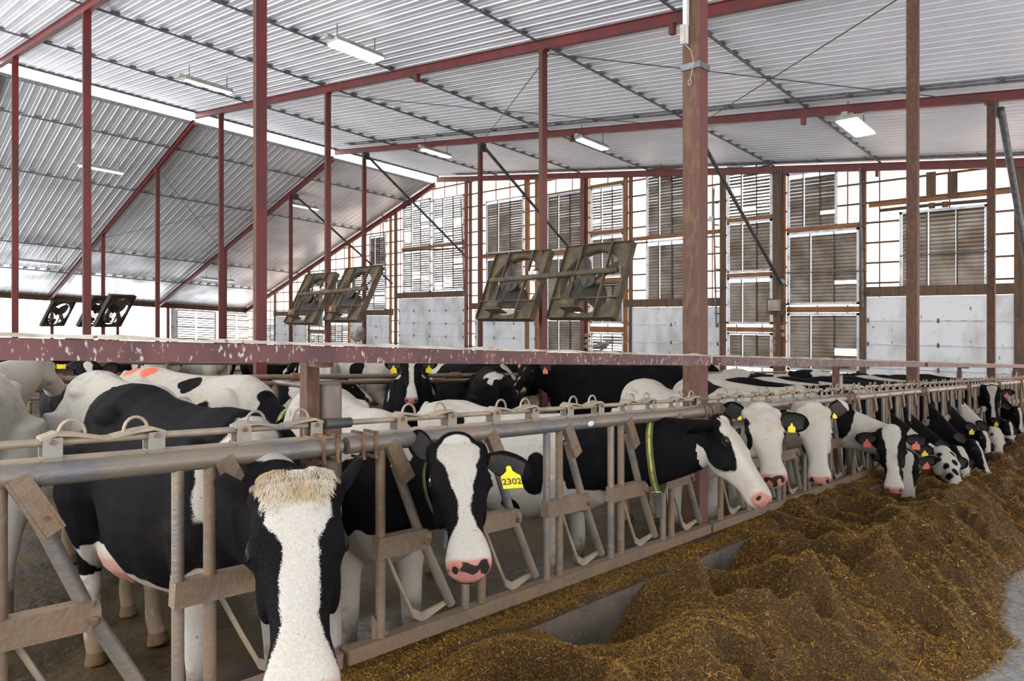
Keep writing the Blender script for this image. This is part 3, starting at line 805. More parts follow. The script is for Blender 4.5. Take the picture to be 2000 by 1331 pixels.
# ================================================================== HEADLOCK PANELS
ZT, ZB_ = 1.34, .50
XP = XB+.105
def make_panel(yp, L, lab, first=True):
    e = empty('headlock_panel', P(XP,yp+L/2,ZB_-.04), lab, 'headlock', 'headlock panels along the feed line')
    y0, y1 = yp+.012, yp+L-.012
    m=MB(); m.tube([P(XP,y0,ZT),P(XP,y1,ZT)],.034,14); m.build('top_rail',M['pipe_worn'],e)
    m=MB(); m.beam(P(XP-.06,y0,ZT+.032),P(XP-.06,y1,ZT+.032),.05,.012); m.build('top_ledge',M['rod'],e)
    m=MB(); m.beam(P(XP,y0,ZB_),P(XP,y1,ZB_),.055,.06); m.build('bottom_rail',M['pipe'],e)
    m=MB(); m.tube([P(XP-.055,yp-.05,ZT+.085),P(XP-.055,yp+L-.12,ZT+.085)],.012,8); m.build('locking_rod',M['rod'],e)
    m=MB(); m.tube([P(XP-.055,yp-.05,ZT+.085),P(XP-.055,yp+.07,ZT+.085)],.021,10); m.build('rod_sleeve',M['brace'],e)
    for yy in (y0+.09,y1-.06):
        for dy in (-.03,.03):
            m=MB(); m.beam(P(XP+.036,yy+dy,ZT-.05),P(XP+.036,yy+dy,ZT+.055),.012,.010,(1,0,0))
            m.box(P(XP-.0,yy+dy,ZT+.05),(.09,.012,.01)); m.box(P(XP-.0,yy+dy,ZT-.05),(.09,.012,.01)); m.build('clamp_strap',M['rust'],e)
    for k in range(5):
        u = yp+.18+.585*k
        if k: 
            m=MB(); m.tube([P(XP,u-.105,ZB_),P(XP,u-.105,ZT)],.020,12); m.build('upright',M['pipe_worn'],e)
        m=MB(); m.tube([P(XP,u,ZB_),P(XP,u,ZT)],.021,12); m.build('upright',M['pipe'],e)
        zl=.905
        ya=u-.125 if k else u-.03
        m=MB(); m.beam(P(XP+.004,ya,zl),P(XP+.004,u+.225,zl),.052,.085,(0,0,1)); m.tube([P(XP+.004,u+.215,zl),P(XP+.004,u+.245,zl)],.036,12)
        cb=m.build('cross_bar',M['pipe'],e)
        m=MB(); m.tube([P(XP-.02,u+.222,zl-.01),P(XP+.050,u+.222,zl-.01)],.013,8); m.build('pivot_bolt',M['rust'],cb)
        # swing arm: flat guide at top, tube, u-shaped lower end
        m=MB()
        m.tube([P(XP-.012,u+.085,ZT-.10),P(XP-.012,u+.215,zl+.02),P(XP-.012,u+.40,.565)],.0225,12)
        arm=m.build('swing_arm',M['pipe_worn'],e)
        m=MB(); m.beam(P(XP+.034,u+.035,ZT+.002),P(XP+.034,u+.125,ZT-.165),.046,.010,(1,0,0)); 
        # guide has a shallow u profile
        m.beam(P(XP+.022,u+.010,ZT-.012),P(XP+.022,u+.100,ZT-.179),.008,.034,(1,0,0)); m.beam(P(XP+.022,u+.060,ZT+.012),P(XP+.022,u+.150,ZT-.151),.008,.034,(1,0,0))
        g_=m.build('guide_plate',M['pipe'],arm)
        m=MB(); m.tube([P(XP+.02,u+.104,ZT-.12),P(XP+.044,u+.104,ZT-.12)],.008,8); m.build('bolt',M['rust'],arm)
        m=MB()
        m.tube([P(XP-.02,u+.03,zl-.02),P(XP-.02,u+.12,.70),P(XP-.02,u+.19,.565)],.009,8)
        a1=P(XP-.02,u+.185,.575); a2=P(XP-.02,u+.235,.535); a3=P(XP-.02,u+.375,.575)
        m.loft([[a1+Vector((dx,0,dz)) for dx,dz in ((-.006,.02),(.006,.02),(.006,-.02),(-.006,-.02))],
                [a2+Vector((dx,0,dz)) for dx,dz in ((-.006,.03),(.006,.03),(.006,-.012),(-.006,-.012))],
                [a3+Vector((dx,0,dz)) for dx,dz in ((-.008,.008),(.008,.008),(.008,-.008),(-.008,-.008))]],True,False)
        m.build('return_rod',M['rod'],arm)
        # top latch brackets : one pair per stall
        for j,dy in enumerate((.135,.425)):
            yb=u+dy
            m=MB()
            m.box(P(XP-.028,yb,ZT+.062),(.006,.05,.075)); m.box(P(XP-.082,yb,ZT+.062),(.006,.05,.075)); m.box(P(XP-.055,yb,ZT+.04),(.06,.05,.006))
            br=m.build('latch_bracket',M['bracket'],e)
            m=MB(); m.tube([P(XP-.095,yb,ZT+.088),P(XP-.015,yb,ZT+.088)],.008,8); m.build('bolt',M['rust'],br)
            m=MB(); sg = 1 if j==0 else -1
            rings=[]
            for t,w,z in ((-.03,.028,.098),(.01,.036,.112),(.06,.030,.106),(.13,.020,.092)):
                yy=yb+sg*t; rings.append([P(XP-.055-w,yy,ZT+z-.006),P(XP-.055+w,yy,ZT+z-.006),P(XP-.055+w,yy,ZT+z+.004),P(XP-.055-w,yy,ZT+z+.004)])
            m.loft(rings,True,False)
            m.build('latch_plate',M['rod'],br)
            m=MB()
            cy=yb+sg*.055
            m.tube([P(XP-.055,cy+.036*math.cos(a),ZT+.105+.044*math.sin(a)) for a in np.linspace(-.1,math.pi+.1,10)],.0055,6)
            m.build('release_loop',M['rod'],br)
    m=MB(); a=P(XP,y0+.13,ZB_+.03)
    m.loft([[P(XP+dx,y0+.125,ZB_+.03),P(XP+dx,y0+.21,ZB_+.03),P(XP+dx,y0+.125,ZB_+.13)] for dx in (-.005,.005)],True,False); m.build('gusset',M['pipe'],e)
    return e
PL = ['nearest headlock panel at the left, mostly out of the picture','headlock panel between the whitewashed pipe post and the nearest brown column','headlock panel holding the three cows right of the nearest brown column',
      'headlock panel in front of the feeding row, fourth from the camera','headlock panel in front of the feeding row, fifth from the camera','headlock panel in front of the feeding row, sixth from the camera','headlock panel near the end wall, seventh from the camera','headlock panel touching the end wall, last in the row']
proto = make_panel(1.51, 3.04, PL[1])
for k in (0,2,3,4,5,6,7):
    dy = 3.045*(k-1)
    c = copy_tree(proto, (0,dy,-G*dy)); c['label'] = PL[k]
# white tag on top rail
m=MB(); p=P(XP+.036,3.42-.32,ZT)
m.ell(P(XP+.034,3.10,ZT),(.004,.03,.016),nu=14,nv=6); tag(m.build('oval_sticker',M['white_box'],origin=p),'white oval sticker on the top rail of the headlocks','sticker')

# ================================================================== FREE STALL RAILS AND LOOPS
def long_rail(X,z,y0,y1,r,lab,grp='long pipe rails of the stalls',mat='pipe'):
    e=empty('stall_rail',P(X,y0,z),lab,'rail',grp)
    m=MB(); m.tube([P(X,y0,z),P(X,y1,z)],r,8); m.build('rail_pipe',M[mat],e)
    yy=y0+.6
    while yy<y1:
        if yat(-60,X)<yy:
            m=MB(); m.tube([P(X,yy-.09,z),P(X,yy+.09,z)],r*1.5,8); m.build('pipe_clamp',M['rust'],e)
        yy+=1.22*2
def loop(X,y,sgn,lab,top=1.22,L=2.0):
    e=empty('stall_loop',P(X,y,.0),lab,'stall divider','curved stall dividers')
    m=MB(); x1=X+sgn*L
    pts=[P(X,y,top),P(X+sgn*(L-.35),y,top)]
    for a in np.linspace(math.pi/2,-math.pi/2,9):
        pts.append(P(x1-sgn*.32+sgn*.32*math.cos(a),y,top-.36+.36*math.sin(a)))
    pts += [P(X+sgn*(L-1.0),y,top-.72),P(X,y,top-.62)]
    m.tube(pts,.032,8); m.build('loop_pipe',M['pipe_worn'],e)
    m=MB(); m.tube([P(X,y,.0),P(X,y,top+.05)],.04,8); m.build('loop_post',M['pipe'],e)
ROW = [(-7.6,'nearest stall row'),(-13.0,'second stall row'),(-21.0,'third stall row')]
for i,(X,nm) in enumerate(ROW):
    ys = yat(-80,X)
    for j,(dx,z) in enumerate(((0,1.20),(.35,1.30),(0,.62))):
        long_rail(X+dx,z,max(Y0+.5,ys),YW-1.2,.030,'dusty brown pipe rail of the %s, %s'%(nm,['front one','upper rear one','lowest one'][j]))
    yy = ys+.5; k=0
    while yy < YW-2:
        if yy > ys and not (i==0 and (yy<3.2 or 4.5<yy<9.3)):
            loop(X,yy,1 if i%2==0 else -1,'curved pipe divider in the %s, %s from the left'%(nm, ORD[k] if k<12 else '%dth'%(k+1)),L=1.1 if i==0 else 1.5)
            k+=1
        yy += 2.44 if i<2 else 3.66
# ================================================================== HOLSTEIN COWS
def coat_material():
    m, nt, b = new_mat('holstein_coat'); N=nt.nodes; L=nt.links
    at=N.new('ShaderNodeAttribute'); at.attribute_name='coat'; at.attribute_type='GEOMETRY'
    sx=N.new('ShaderNodeSeparateColor'); L.new(at.outputs['Color'],sx.inputs['Color'])
    rc=N.new('ShaderNodeAttribute'); rc.attribute_name='rest'; rc.attribute_type='GEOMETRY'
    def noise(scale,detail,vec=rc.outputs['Vector'],stretch=None):
        n=N.new('ShaderNodeTexNoise'); n.inputs['Scale'].default_value=scale; n.inputs['Detail'].default_value=detail
        if stretch:
            mp=N.new('ShaderNodeMapping'); mp.inputs['Scale'].default_value=stretch; L.new(vec,mp.inputs['Vector']); vec=mp.outputs['Vector']
        L.new(vec,n.inputs['Vector']); return n.outputs['Fac']
    def math_(op,a,b_=None,c=None):
        n=N.new('ShaderNodeMath'); n.operation=op
        for i,v in enumerate((a,b_,c)):
            if v is None: continue
            if isinstance(v,(int,float)): n.inputs[i].default_value=v
            else: L.new(v,n.inputs[i])
        return n.outputs[0]
    def rng(v,a,b_,c=0,d=1):
        n=N.new('ShaderNodeMapRange'); n.inputs[1].default_value=a; n.inputs[2].default_value=b_; n.inputs[3].default_value=c; n.inputs[4].default_value=d
        L.new(v,n.inputs[0]); return n.outputs[0]
    def mix(f,a,b_):
        n=N.new('ShaderNodeMix'); n.data_type='RGBA'
        if isinstance(f,(int,float)): n.inputs['Factor'].default_value=f
        else: L.new(f,n.inputs['Factor'])
        for k,v in (('A',a),('B',b_)):
            if isinstance(v,tuple): n.inputs[k].default_value=rgb(v)
            else: L.new(v,n.inputs[k])
        return n.outputs['Result']
    fine=noise(240,4,stretch=(.7,1.3,1.3)); hair=noise(95,4,stretch=(.6,2.2,2.2)); med=noise(14,5); big=noise(3.2,5)
    f=math_('ADD', sx.outputs[0], math_('MULTIPLY', math_('SUBTRACT',med,.5), .030))
    f=math_('ADD', f, math_('MULTIPLY', math_('SUBTRACT',fine,.5), .022))
    blackf=rng(f,.498,.503)
    white=mix(rng(hair,.35,.7),(0.375,0.34,0.29),(0.455,0.43,0.385))
    dirtf=math_('MULTIPLY', rng(big,.50,.72), rng(med,.42,.62))
    white=mix(math_('MULTIPLY',dirtf,.60), white, (0.26,0.18,0.11))
    spk=noise(42,2); white=mix(math_('MULTIPLY',rng(spk,.70,.74),.6),white,(0.16,0.10,0.06))
    yel=noise(1.3,3); white=mix(math_('MULTIPLY',rng(yel,.45,.7),.35),white,(0.46,0.35,0.24))
    black=mix(rng(hair,.3,.75),(0.0025,0.0024,0.003),(0.009,0.0078,0.008))
    black=mix(math_('MULTIPLY',rng(big,.55,.75),.28),black,(0.034,0.021,0.015))
    col=mix(blackf,white,black)
    pm=math_('ADD',sx.outputs[1],math_('MULTIPLY',math_('SUBTRACT',med,.5),.25))
    col=mix(rng(pm,.30,.72),col,(0.42,0.19,0.145))
    dk=math_('ADD',sx.outputs[2],math_('MULTIPLY',math_('SUBTRACT',med,.5),.35))
    col=mix(rng(dk,.46,.54),col,(0.03,0.022,0.02))
    # dried manure on the legs and flanks (a stain with its own ragged edge)
    at2=N.new('ShaderNodeAttribute'); at2.attribute_name='soil'; at2.attribute_type='GEOMETRY'
    so=math_('ADD',at2.outputs['Fac'],math_('MULTIPLY',math_('SUBTRACT',med,.5),1.0))
    col=mix(math_('MULTIPLY',rng(so,.45,.75),.85),col,(0.15,0.095,0.05))
    pf=math_('ADD',math_('SUBTRACT',1.0,at.outputs['Alpha']),math_('MULTIPLY',math_('SUBTRACT',med,.5),.8))
    col=mix(math_('MULTIPLY',rng(pf,.35,.65),.85),col,(0.62,0.11,0.05))
    L.new(col,b.inputs['Base Color'])
    b.inputs['Roughness'].default_value=.74
    b.inputs['Specular IOR Level'].default_value=.045
    
    bn=N.new('ShaderNodeBump'); bn.inputs['Strength'].default_value=.25; bn.inputs['Distance'].default_value=.003
    L.new(hair,bn.inputs['Height']); L.new(bn.outputs['Normal'],b.inputs['Normal'])
    return m
M['coat']=coat_material()
def plain(name,c,r=.5,**k):
    m,nt,b=new_mat(name); b.inputs['Base Color'].default_value=rgb(c); b.inputs['Roughness'].default_value=r
    for kk,v in k.items(): b.inputs[kk].default_value=v
    return m
M['eye']=plain('dark_eye',(0.012,0.010,0.016),.05)
M['eyewhite']=plain('eye_white',(0.75,0.70,0.72),.2)
M['earin_b']=two_tone('dark_ear_hair',(0.012,0.009,0.008),(0.06,0.026,0.018),7,.5,.7,.8,bump=.3)
M['yellow_tag']=two_tone('yellow_plastic',(0.86,0.70,0.02),(0.70,0.50,0.02),14,.5,.65,.45)
M['red_tag']=two_tone('red_plastic',(0.80,0.20,0.15),(0.70,0.16,0.12),14,.5,.65,.45)
M['collar_green']=two_tone('green_webbing',(0.10,0.11,0.035),(0.06,0.055,0.03),9,.4,.6,.8,bump=.3)
M['collar_yellow']=two_tone('yellow_green_strip',(0.42,0.40,0.05),(0.20,0.18,0.04),14,.5,.6,.7)
M['tagink']=plain('tag_ink',(0.06,0.05,0.03),.6)
M['straw_hair']=two_tone('cream_forelock',(0.50,0.43,0.33),(0.36,0.26,0.15),7,.4,.6,.8)
M['horn']=plain('horn_stub',(0.15,0.09,0.05),.7)
M['paint_orange']=plain('orange_marking_paint',(0.9,0.16,0.07),.8)
M['buckle']=plain('steel_buckle',(0.62,0.62,0.60),.3,Metallic=.8)

HEADSEC = [ # s, halfwidth, top n, bottom n
 (-.055,.055,-.035,-.105),(-.03,.085,-.004,-.150),(.02,.104,.014,-.185),(.08,.112,.020,-.205),(.14,.114,.018,-.222),
 (.19,.108,.014,-.226),(.25,.089,.006,-.212),(.31,.073,.000,-.182),(.37,.064,-.002,-.162),(.42,.062,-.004,-.150),
 (.465,.070,-.006,-.148),(.50,.078,-.010,-.152),(.53,.078,-.020,-.148),(.552,.064,-.038,-.130),(.562,.036,-.058,-.104)]
TORSO = [ # x, ztop, zwide, zbot, w, ntop, nbot
 (-.98,1.34,1.24,1.12,.055,2,2),(-.93,1.395,1.25,1.02,.13,2.2,2),(-.85,1.425,1.20,.90,.20,2.2,2),(-.70,1.455,1.14,.80,.255,2.1,2),
 (-.52,1.462,1.08,.74,.285,1.85,2),(-.35,1.43,.98,.68,.30,1.7,2.1),(-.15,1.415,.92,.60,.345,1.7,2.1),(.05,1.405,.90,.58,.36,1.7,2.1),
 (.25,1.41,.92,.60,.33,1.7,2.1),(.42,1.43,.96,.64,.28,1.8,2),(.58,1.43,1.0,.69,.245,1.9,2),(.72,1.36,1.02,.74,.205,2,2),(.82,1.26,1.02,.80,.14,2,2),(.87,1.16,1.02,.88,.07,2,2)]

def superring(c, side, up, w, hu, hd, nt=2.0, nb=2.0, n=28, taper=0.0):
    out=[]
    for k in range(n):
        a=2*math.pi*k/n; ca,sa=math.cos(a),math.sin(a); e=2/(nt if sa>=0 else nb)
        x=math.copysign(abs(ca)**e,ca)*w; h=hu if sa>=0 else hd; y=math.copysign(abs(sa)**e,sa)*h
        if sa<0: x*=1-taper*abs(y/hd) if hd else 1
        out.append(c+side*x+up*y)
    return out

def bez(p0,p1,p2,p3,t):
    u=1-t; return p0*u**3+p1*3*u*u*t+p2*3*u*t*t+p3*t**3
def bezd(p0,p1,p2,p3,t):
    u=1-t; return ((p1-p0)*3*u*u+(p2-p1)*6*u*t+(p3-p2)*3*t*t).normalized()

def make_cow(name, spec):
    """spec in local frame: poll, axis a, normal n; returns object + head frame"""
    vox=spec.get('vox',.016)
    Pp=Vector(spec['poll']); a=Vector(spec['a']).normalized(); n=Vector(spec['n']); n=(n-a*n.dot(a)).normalized(); l=n.cross(a)
    hs=spec.get('hs',1.0)
    mb=MB()
    rings=[]
    belly=spec.get('belly',1.0)
    for (x,zt,zw,zb2,w,nt_,nb_) in TORSO:
        rings.append(superring(Vector((x,0,zw)),Vector((0,1,0)),Vector((0,0,1)),w*belly,zt-zw,zw-zb2,nt_,nb_))
    mb.loft(rings)
    # bony points
    for s in (-1,1):
        mb.ell((-.50,s*.185*belly,1.315),(.13,.06,.05)); mb.ell((-.88,s*.09,1.30),(.10,.06,.06))
        mb.ell((.52,s*.19,1.10),(.17,.075,.24)); mb.ell((-.66,s*.19,1.02),(.20,.09,.24))
    lying=spec.get('lying',False)
    # neck
    p0=Vector((.30,0,1.10)); p3=Pp+a*(.035*hs)-n*(.095*hs)
    tn=(a*.42+n*.86).normalized() if not spec.get('neckt') else Vector(spec['neckt']).normalized()
    dist=(p3-p0).length
    p1=p0+Vector((.36,0,.10)); p2=p3-tn*min(.30,dist*.35)
    NS=14; nr=[]; side0=Vector((0,1,0)); nkc=[]
    for i in range(NS+1):
        t=i/NS; c=bez(p0,p1,p2,p3,t); d=bezd(p0,p1,p2,p3,t)
        sd=(side0*(1-t)+l*t); sd=(sd-d*sd.dot(d)).normalized(); up=d.cross(sd)
        w=.205*(1-t)**1.2+.088*hs*(1-(1-t)**1.2); hu=.27*(1-t)**1.1+.118*hs*(1-(1-t)**1.1); hd=.35*(1-t)**.85+.135*hs*(1-(1-t)**.85)
        kk=spec.get('neckw',1.0); kk=1+(kk-1)*math.sin(math.pi*min(1,t*1.0))*.9; w*=kk; hu*=kk; hd*=kk
        nr.append(superring(c,sd,up,w,hu,hd,1.8,1.9)); nkc.append((c,d,sd,up,w,hu,hd))
    mb.loft(nr)
    # head
    hr=[]
    H=lambda s,ll,nn: Pp+a*(s*hs)+l*(ll*hs)+n*(nn*hs)
    for (s,w,tp,bt) in HEADSEC:
        mid=tp-(tp-bt)*.34
        c=H(s,0,mid)
        tapr=.40 if s<.42 else .15
        hr.append(superring(c,l,n,w*hs,(tp-mid)*hs,(mid-bt)*hs,3.0,2.3,28,tapr))
    mb.loft(hr)
    for s in (-1,1):
        mb.ell(H(.175,s*.090,-.028),(.050*hs,.030*hs,.036*hs),(a,l,n))        # orbit
        mb.ell(H(.01,s*.085,-.035),(.05*hs,.04*hs,.04*hs),(a,l,n))            # ear root
        mb.ell(H(.20,s*.075,-.125),(.10*hs,.026*hs,.075*hs),(a,l,n))          # cheek
        mb.ell(H(.515,s*.045,-.062),(.036*hs,.030*hs,.040*hs),(a,l,n))        # nostril wing
    mb.ell(H(-.035,0,-.02),(.045*hs,.075*hs,.045*hs),(a,l,n))                 # poll crest
    mb.ell(H(.49,0,-.118),(.055*hs,.045*hs,.030*hs),(a,l,n))                  # chin
    # legs
    st=spec.get('stance',(0,0,0,0))
    if not lying:
        for k,s in enumerate((-1,1)):
            dx=st[k]
            mb.tube([(.50,s*.17,1.0),(.49,s*.165,.80),(.50+dx*.4,s*.16,.60),(.52+dx*.7,s*.16,.44),(.51+dx,s*.16,.24),(.52+dx,s*.16,.13),(.55+dx,s*.16,.075),(.57+dx,s*.16,.0)],
                    [.115,.092,.064,.053,.037,.043,.042,.058],14)
            dx=st[k+2]
            mb.tube([(-.68,s*.16,1.15),(-.66,s*.175,.92),(-.66+dx*.3,s*.17,.76),(-.77+dx*.5,s*.155,.60),(-.86+dx*.7,s*.15,.48),(-.82+dx,s*.15,.28),(-.80+dx,s*.15,.14),(-.76+dx,s*.15,.075),(-.74+dx,s*.15,.0)],
                    [.18,.19,.145,.085,.056,.044,.048,.046,.062],14)
        if spec.get('udder',True):
            mb.ell((-.50,0,.67),(.25,.215,.20)); 
            for sx in (-.42,-.60):
                for s in (-.08,.08): mb.tube([(sx,s,.58),(sx,s*1.1,.49)],[.022,.014],8)
    else:
        for s in (-1,1):
            mb.ell((-.55,s*.26,.78),(.34,.14,.22)); mb.ell((.45,s*.20,.70),(.22,.10,.13)); mb.ell((-.2,s*.34,.63),(.28,.06,.06))
    # tail
    tl=spec.get('tail',0.0)
    tz = .55 if not lying else .75
    mb.tube([(-.93,0,1.40),(-1.0,tl*.2,1.34),(-1.04,tl*.5,1.15),(-1.05,tl,.9),(-1.03,tl,.72),(-1.04,tl,tz)],[.036,.030,.024,.020,.034,.012],10)
    me=bpy.data.meshes.new('tmp'); me.from_pydata(mb.v,[],mb.f); me.update()
    to=bpy.data.objects.new('tmp',me); COL.objects.link(to)
    md=to.modifiers.new('r','REMESH'); md.mode='VOXEL'; md.voxel_size=vox; md.adaptivity=0
    ms=to.modifiers.new('s','SMOOTH'); ms.factor=.5; ms.iterations=max(2,int(5*(.016/vox)**1.2)) if vox<.02 else 3
    dg=bpy.context.evaluated_depsgraph_get(); dg.update()
    m2=bpy.data.meshes.new_from_object(to.evaluated_get(dg))
    bpy.data.objects.remove(to,do_unlink=True); bpy.data.meshes.remove(me)
    nv=len(m2.vertices); co=np.empty(nv*3,dtype=np.float64); m2.vertices.foreach_get('co',co); co=co.reshape(-1,3)
    A,L_,N_=np.array(a),np.array(l),np.array(n)
    def hc(c_): 
        r=c_-np.array(Pp); return r@A/hs, r@L_/hs, r@N_/hs
    s,ll,nn=hc(co)
    # nostrils, mouth line, jaw hollow, eye sockets : small displacements
    ishead=(s>-.08)&(s<.62)&(np.abs(ll)<.2)&(nn>-.28)&(nn<.1)
    disp=np.zeros_like(co)
    for sg in (-1,1):
        d2=((s-.545)/.020)**2+((ll-sg*.046)/.017)**2+((nn+.066)/.026)**2
        g=np.exp(-d2)*ishead
        disp-= (g*.022*hs)[:,None]*A
    gm=np.exp(-((nn+.112-.12*(.56-s))/.006)**2)*((s>.40)&(s<.575))*ishead
    out=np.sign(ll)[:,None]*L_*.6+A*.5
    disp-= (gm*.006*hs)[:,None]*out
    co2=co+disp
    m2.vertices.foreach_set('co',co2.ravel())
    # ---- attributes
    def headcoat(s,ll,nn):
        f=np.full(s.shape,float(spec.get('hbase',.06)))
        bl=spec.get('blaze')
        if bl:
            sw=np.interp(s,[q[0] for q in bl],[q[1] for q in bl]); so=np.interp(s,[q[0] for q in bl],[q[2] if len(q)>2 else 0 for q in bl])
            nl=spec.get('blaze_n',-.085)
            d=np.maximum(np.abs(ll-so)-sw, (nl-nn)*.8)
            f=np.minimum(f,d) if spec.get('hbase',.06)>0 else f
        for (sg,cs,cl,cn,rs,rl,rn) in spec.get('hblobs',[]):
            r=np.sqrt(((s-cs)/rs)**2+((ll-cl)/rl)**2+((nn-cn)/rn)**2); d=(1-r)*min(rs,rl,rn)
            f=np.maximum(f,d) if sg>0 else np.minimum(f,-d)
        return f
    X,Y,Z=co[:,0],co[:,1],co[:,2]
    f=np.full(nv,float(spec.get('base',.05)))
    for bb in spec.get('blobs',[]):
        sg,cx,cy,cz,rx,ry,rz=bb
        r=np.sqrt(((X-cx)/rx)**2+((Y-cy)/ry)**2+((Z-cz)/rz)**2); d=(1-r)*min(rx,rz)
        f=np.maximum(f,d) if sg>0 else np.minimum(f,-d)
    # neck coat by arc position
    hb=headcoat(s,ll,nn)
    # head mask : in front of the poll plane
    mask=np.clip((s+.055+np.clip(-.10-nn,0,1)*.4)/.03,0,1)*(np.abs(ll)<.19)*(nn>-.185-np.clip((s-.03)/.12,0,1)*.09)*(nn<.12)*(s<.66)
    pr=np.random.RandomState(spec.get('seed',1)); o3=Vector(pr.uniform(-50,50,3))
    nz_=np.array([mnoise.noise(Vector((c[0]*4.2,c[1]*4.2,c[2]*4.2))+o3)+.5*mnoise.noise(Vector((c[0]*11,c[1]*11,c[2]*11))+o3) for c in co])
    f=f+nz_*spec.get('ragged',.055)
    f=f*(1-mask)+(hb+nz_*.014)*mask
    # white socks / tail switch
    if not spec.get('black_legs'):
        low=(Z<.46); f=np.where(low&(f>0),-.03,f)
    if spec.get('lower_white',True): f=np.where((X<-.99)&(Z<.8),-.04,f)
    coat=np.zeros((nv,4),dtype=np.float32)
    coat[:,0]=np.clip(.5+f,0,1)
    pk=np.zeros(nv)
    ud=(1-np.sqrt(((X+.50)/.29)**2+(Y/.25)**2+((Z-.62)/.20)**2))*3
    if not lying and spec.get('udder',True): pk=np.maximum(pk,np.clip(ud,0,1))
    nose=(s-.515)/.03+(np.abs(ll)<.075)*.0
    mz=np.clip((s-.505)/.045,0,1)*np.clip((-.022-nn)/.02+.5,0,1)*np.clip((nn+.125)/.02,0,1)*mask; fmo=np.array([mnoise.noise(Vector((q[0]*26+5,q[1]*26,q[2]*26))) for q in co]) if spec.get('nose')=='mottled' else 0
    dkv=np.zeros(nv)
    if spec.get('nose','pink')=='pink': pk=np.maximum(pk,mz)
    elif spec.get('nose')=='mottled': pk=np.maximum(pk,mz); dkv=np.maximum(dkv,mz*(.44+.8*fmo))
    else: dkv=np.maximum(dkv,mz)
    for sg in (-1,1):
        d2=((s-.545)/.026)**2+((ll-sg*.046)/.014)**2+((nn+.066)/.022)**2
        dkv=np.maximum(dkv,np.exp(-d2)*ishead*1.1)
        de=np.sqrt(((s-.175)/.034)**2+((ll-sg*.118)/.03)**2+((nn+.030)/.024)**2)
        dkv=np.maximum(dkv,np.clip(1.15-de*.62,0,1)*ishead*(de<1.25))
    dkv=np.maximum(dkv,np.clip((.085-Z)/.02,0,1)*(0 if lying else 1))
    coat[:,1]=np.clip(pk,0,1); coat[:,2]=np.clip(dkv,0,1); coat[:,3]=1
    if spec.get('paint'):
        for (px_,py_,pz_,r1,r2,r3) in spec['paint']:
            coat[:,3]=np.minimum(coat[:,3],np.clip(np.sqrt(((X-px_)/r1)**2+((Y-py_)/r2)**2+((Z-pz_)/r3)**2)-.35,0,1))
    soil=np.clip((.70-Z)/.45,0,1)*.80
    soil=np.maximum(soil,np.clip((-X-.80)/.25,0,1)*np.clip(1.2-Z,0,1)*.75)*(1-mask)+spec.get('soil',0)*np.clip(.5+nz_,0,1)*(1-mask)*.6
    # ---- extra geometry : ears and eyeballs, in the same mesh
    ex=MB(); exc=[]   # per added vert coat value
    ears=spec.get('ears',{})
    eyes=[]
    for sg in (-1,1):
        E=ears.get(sg,{}); d=E.get('d',(-.15,1.0,-.18))      # direction in head frame (a,l*sg,n)
        o_=E.get('o',(.75,.1,.45))                          # opening direction
        ln=E.get('len',.215)*hs; wd=E.get('w',.062)*hs; cv=E.get('coat',.55)
        D=(a*d[0]+l*sg*d[1]+n*d[2]).normalized(); O=(a*o_[0]+l*sg*o_[1]+n*o_[2]); O=(O-D*O.dot(D)).normalized(); W=D.cross(O)
        base=H(.030,sg*.092,-.055)
        nu,nw=12,9
        prof=[0,.30,.55,.76,.90,.98,1.0,1.0,.97,.90,.78,.56,.10]
        fr=[];bk=[]
        for i in range(nu+1):
            t=i/nu; hw=wd*prof[i]*(1.0) if i>0 else wd*.22
            if i==1: hw=wd*.45
            cup=.55*(1-t*.72)
            for j in range(nw):
                v=-1+2*j/(nw-1); th=v*(1.25*cup+.25)
                rad=hw/math.sin(min(1.5,1.25*cup+.25))
                pt=base+D*(ln*t)+W*(math.sin(th)*rad)-O*((math.cos(th)-1)*-rad*-1)*-1*0+O*(rad*(1-math.cos(th)))
                pt=pt-O*(.012*hs*math.sin(math.pi*t))
                fr.append(pt)
                bk.append(pt-O*(.007*hs*(1-abs(v)**3)+.001))
        b0=len(ex.v); vs=fr+bk; fs=[]; off=len(fr)
        for i in range(nu):
            for j in range(nw-1):
                q=i*nw+j; fs.append((q,q+1,q+nw+1,q+nw)); fs.append((off+q,off+q+nw,off+q+nw+1,off+q+1))
            fs.append((i*nw,(i+1)*nw,off+(i+1)*nw,off+i*nw)); e_=i*nw+nw-1; fs.append((e_,off+e_,off+e_+nw,e_+nw))
        fs.append(tuple([nu*nw+j for j in range(nw)]+[off+nu*nw+j for j in reversed(range(nw))]))
        ex.mi=0; 
        nf0=len(ex.f); ex.add(vs,fs,True)
        cvv=[cv]*len(vs)
        if 'tip' in E:
            for i in range(nu+1):
                for j in range(nw):
                    if i/nu>E['tipat']: cvv[i*nw+j]=E['tip']; cvv[off+i*nw+j]=E['tip']
        exc+=cvv
        # inner ear facing faces -> material 2
        q=0
        for fi in range(nf0,len(ex.f)):
            f_=ex.f[fi]
            if all(b0<=x<b0+off for x in f_) :
                ii=[(x-b0)//nw for x in f_]; jj=[(x-b0)%nw for x in f_]
                if 2<=min(ii) and max(ii)<=10 and min(jj)>=1 and max(jj)<=nw-2: ex.m[fi]=3
        E['frame']=(base,D,O,W,ln,wd)
        spec.setdefault('_ear',{})[sg]=(base,D,O,W,ln,wd)
        # eyeball
        ec=H(.178,sg*.0995,-.027); b1=len(ex.v)
        ex.mi=1; ex.ell(ec,(.025*hs,.0195*hs,.022*hs),(a,l,n),14,9); exc+= [.5]*(len(ex.v)-b1)
        b1=len(ex.v); ex.mi=0; od=(l*sg*.85+n*.45).normalized(); e1=a; e2=od.cross(a).normalized()
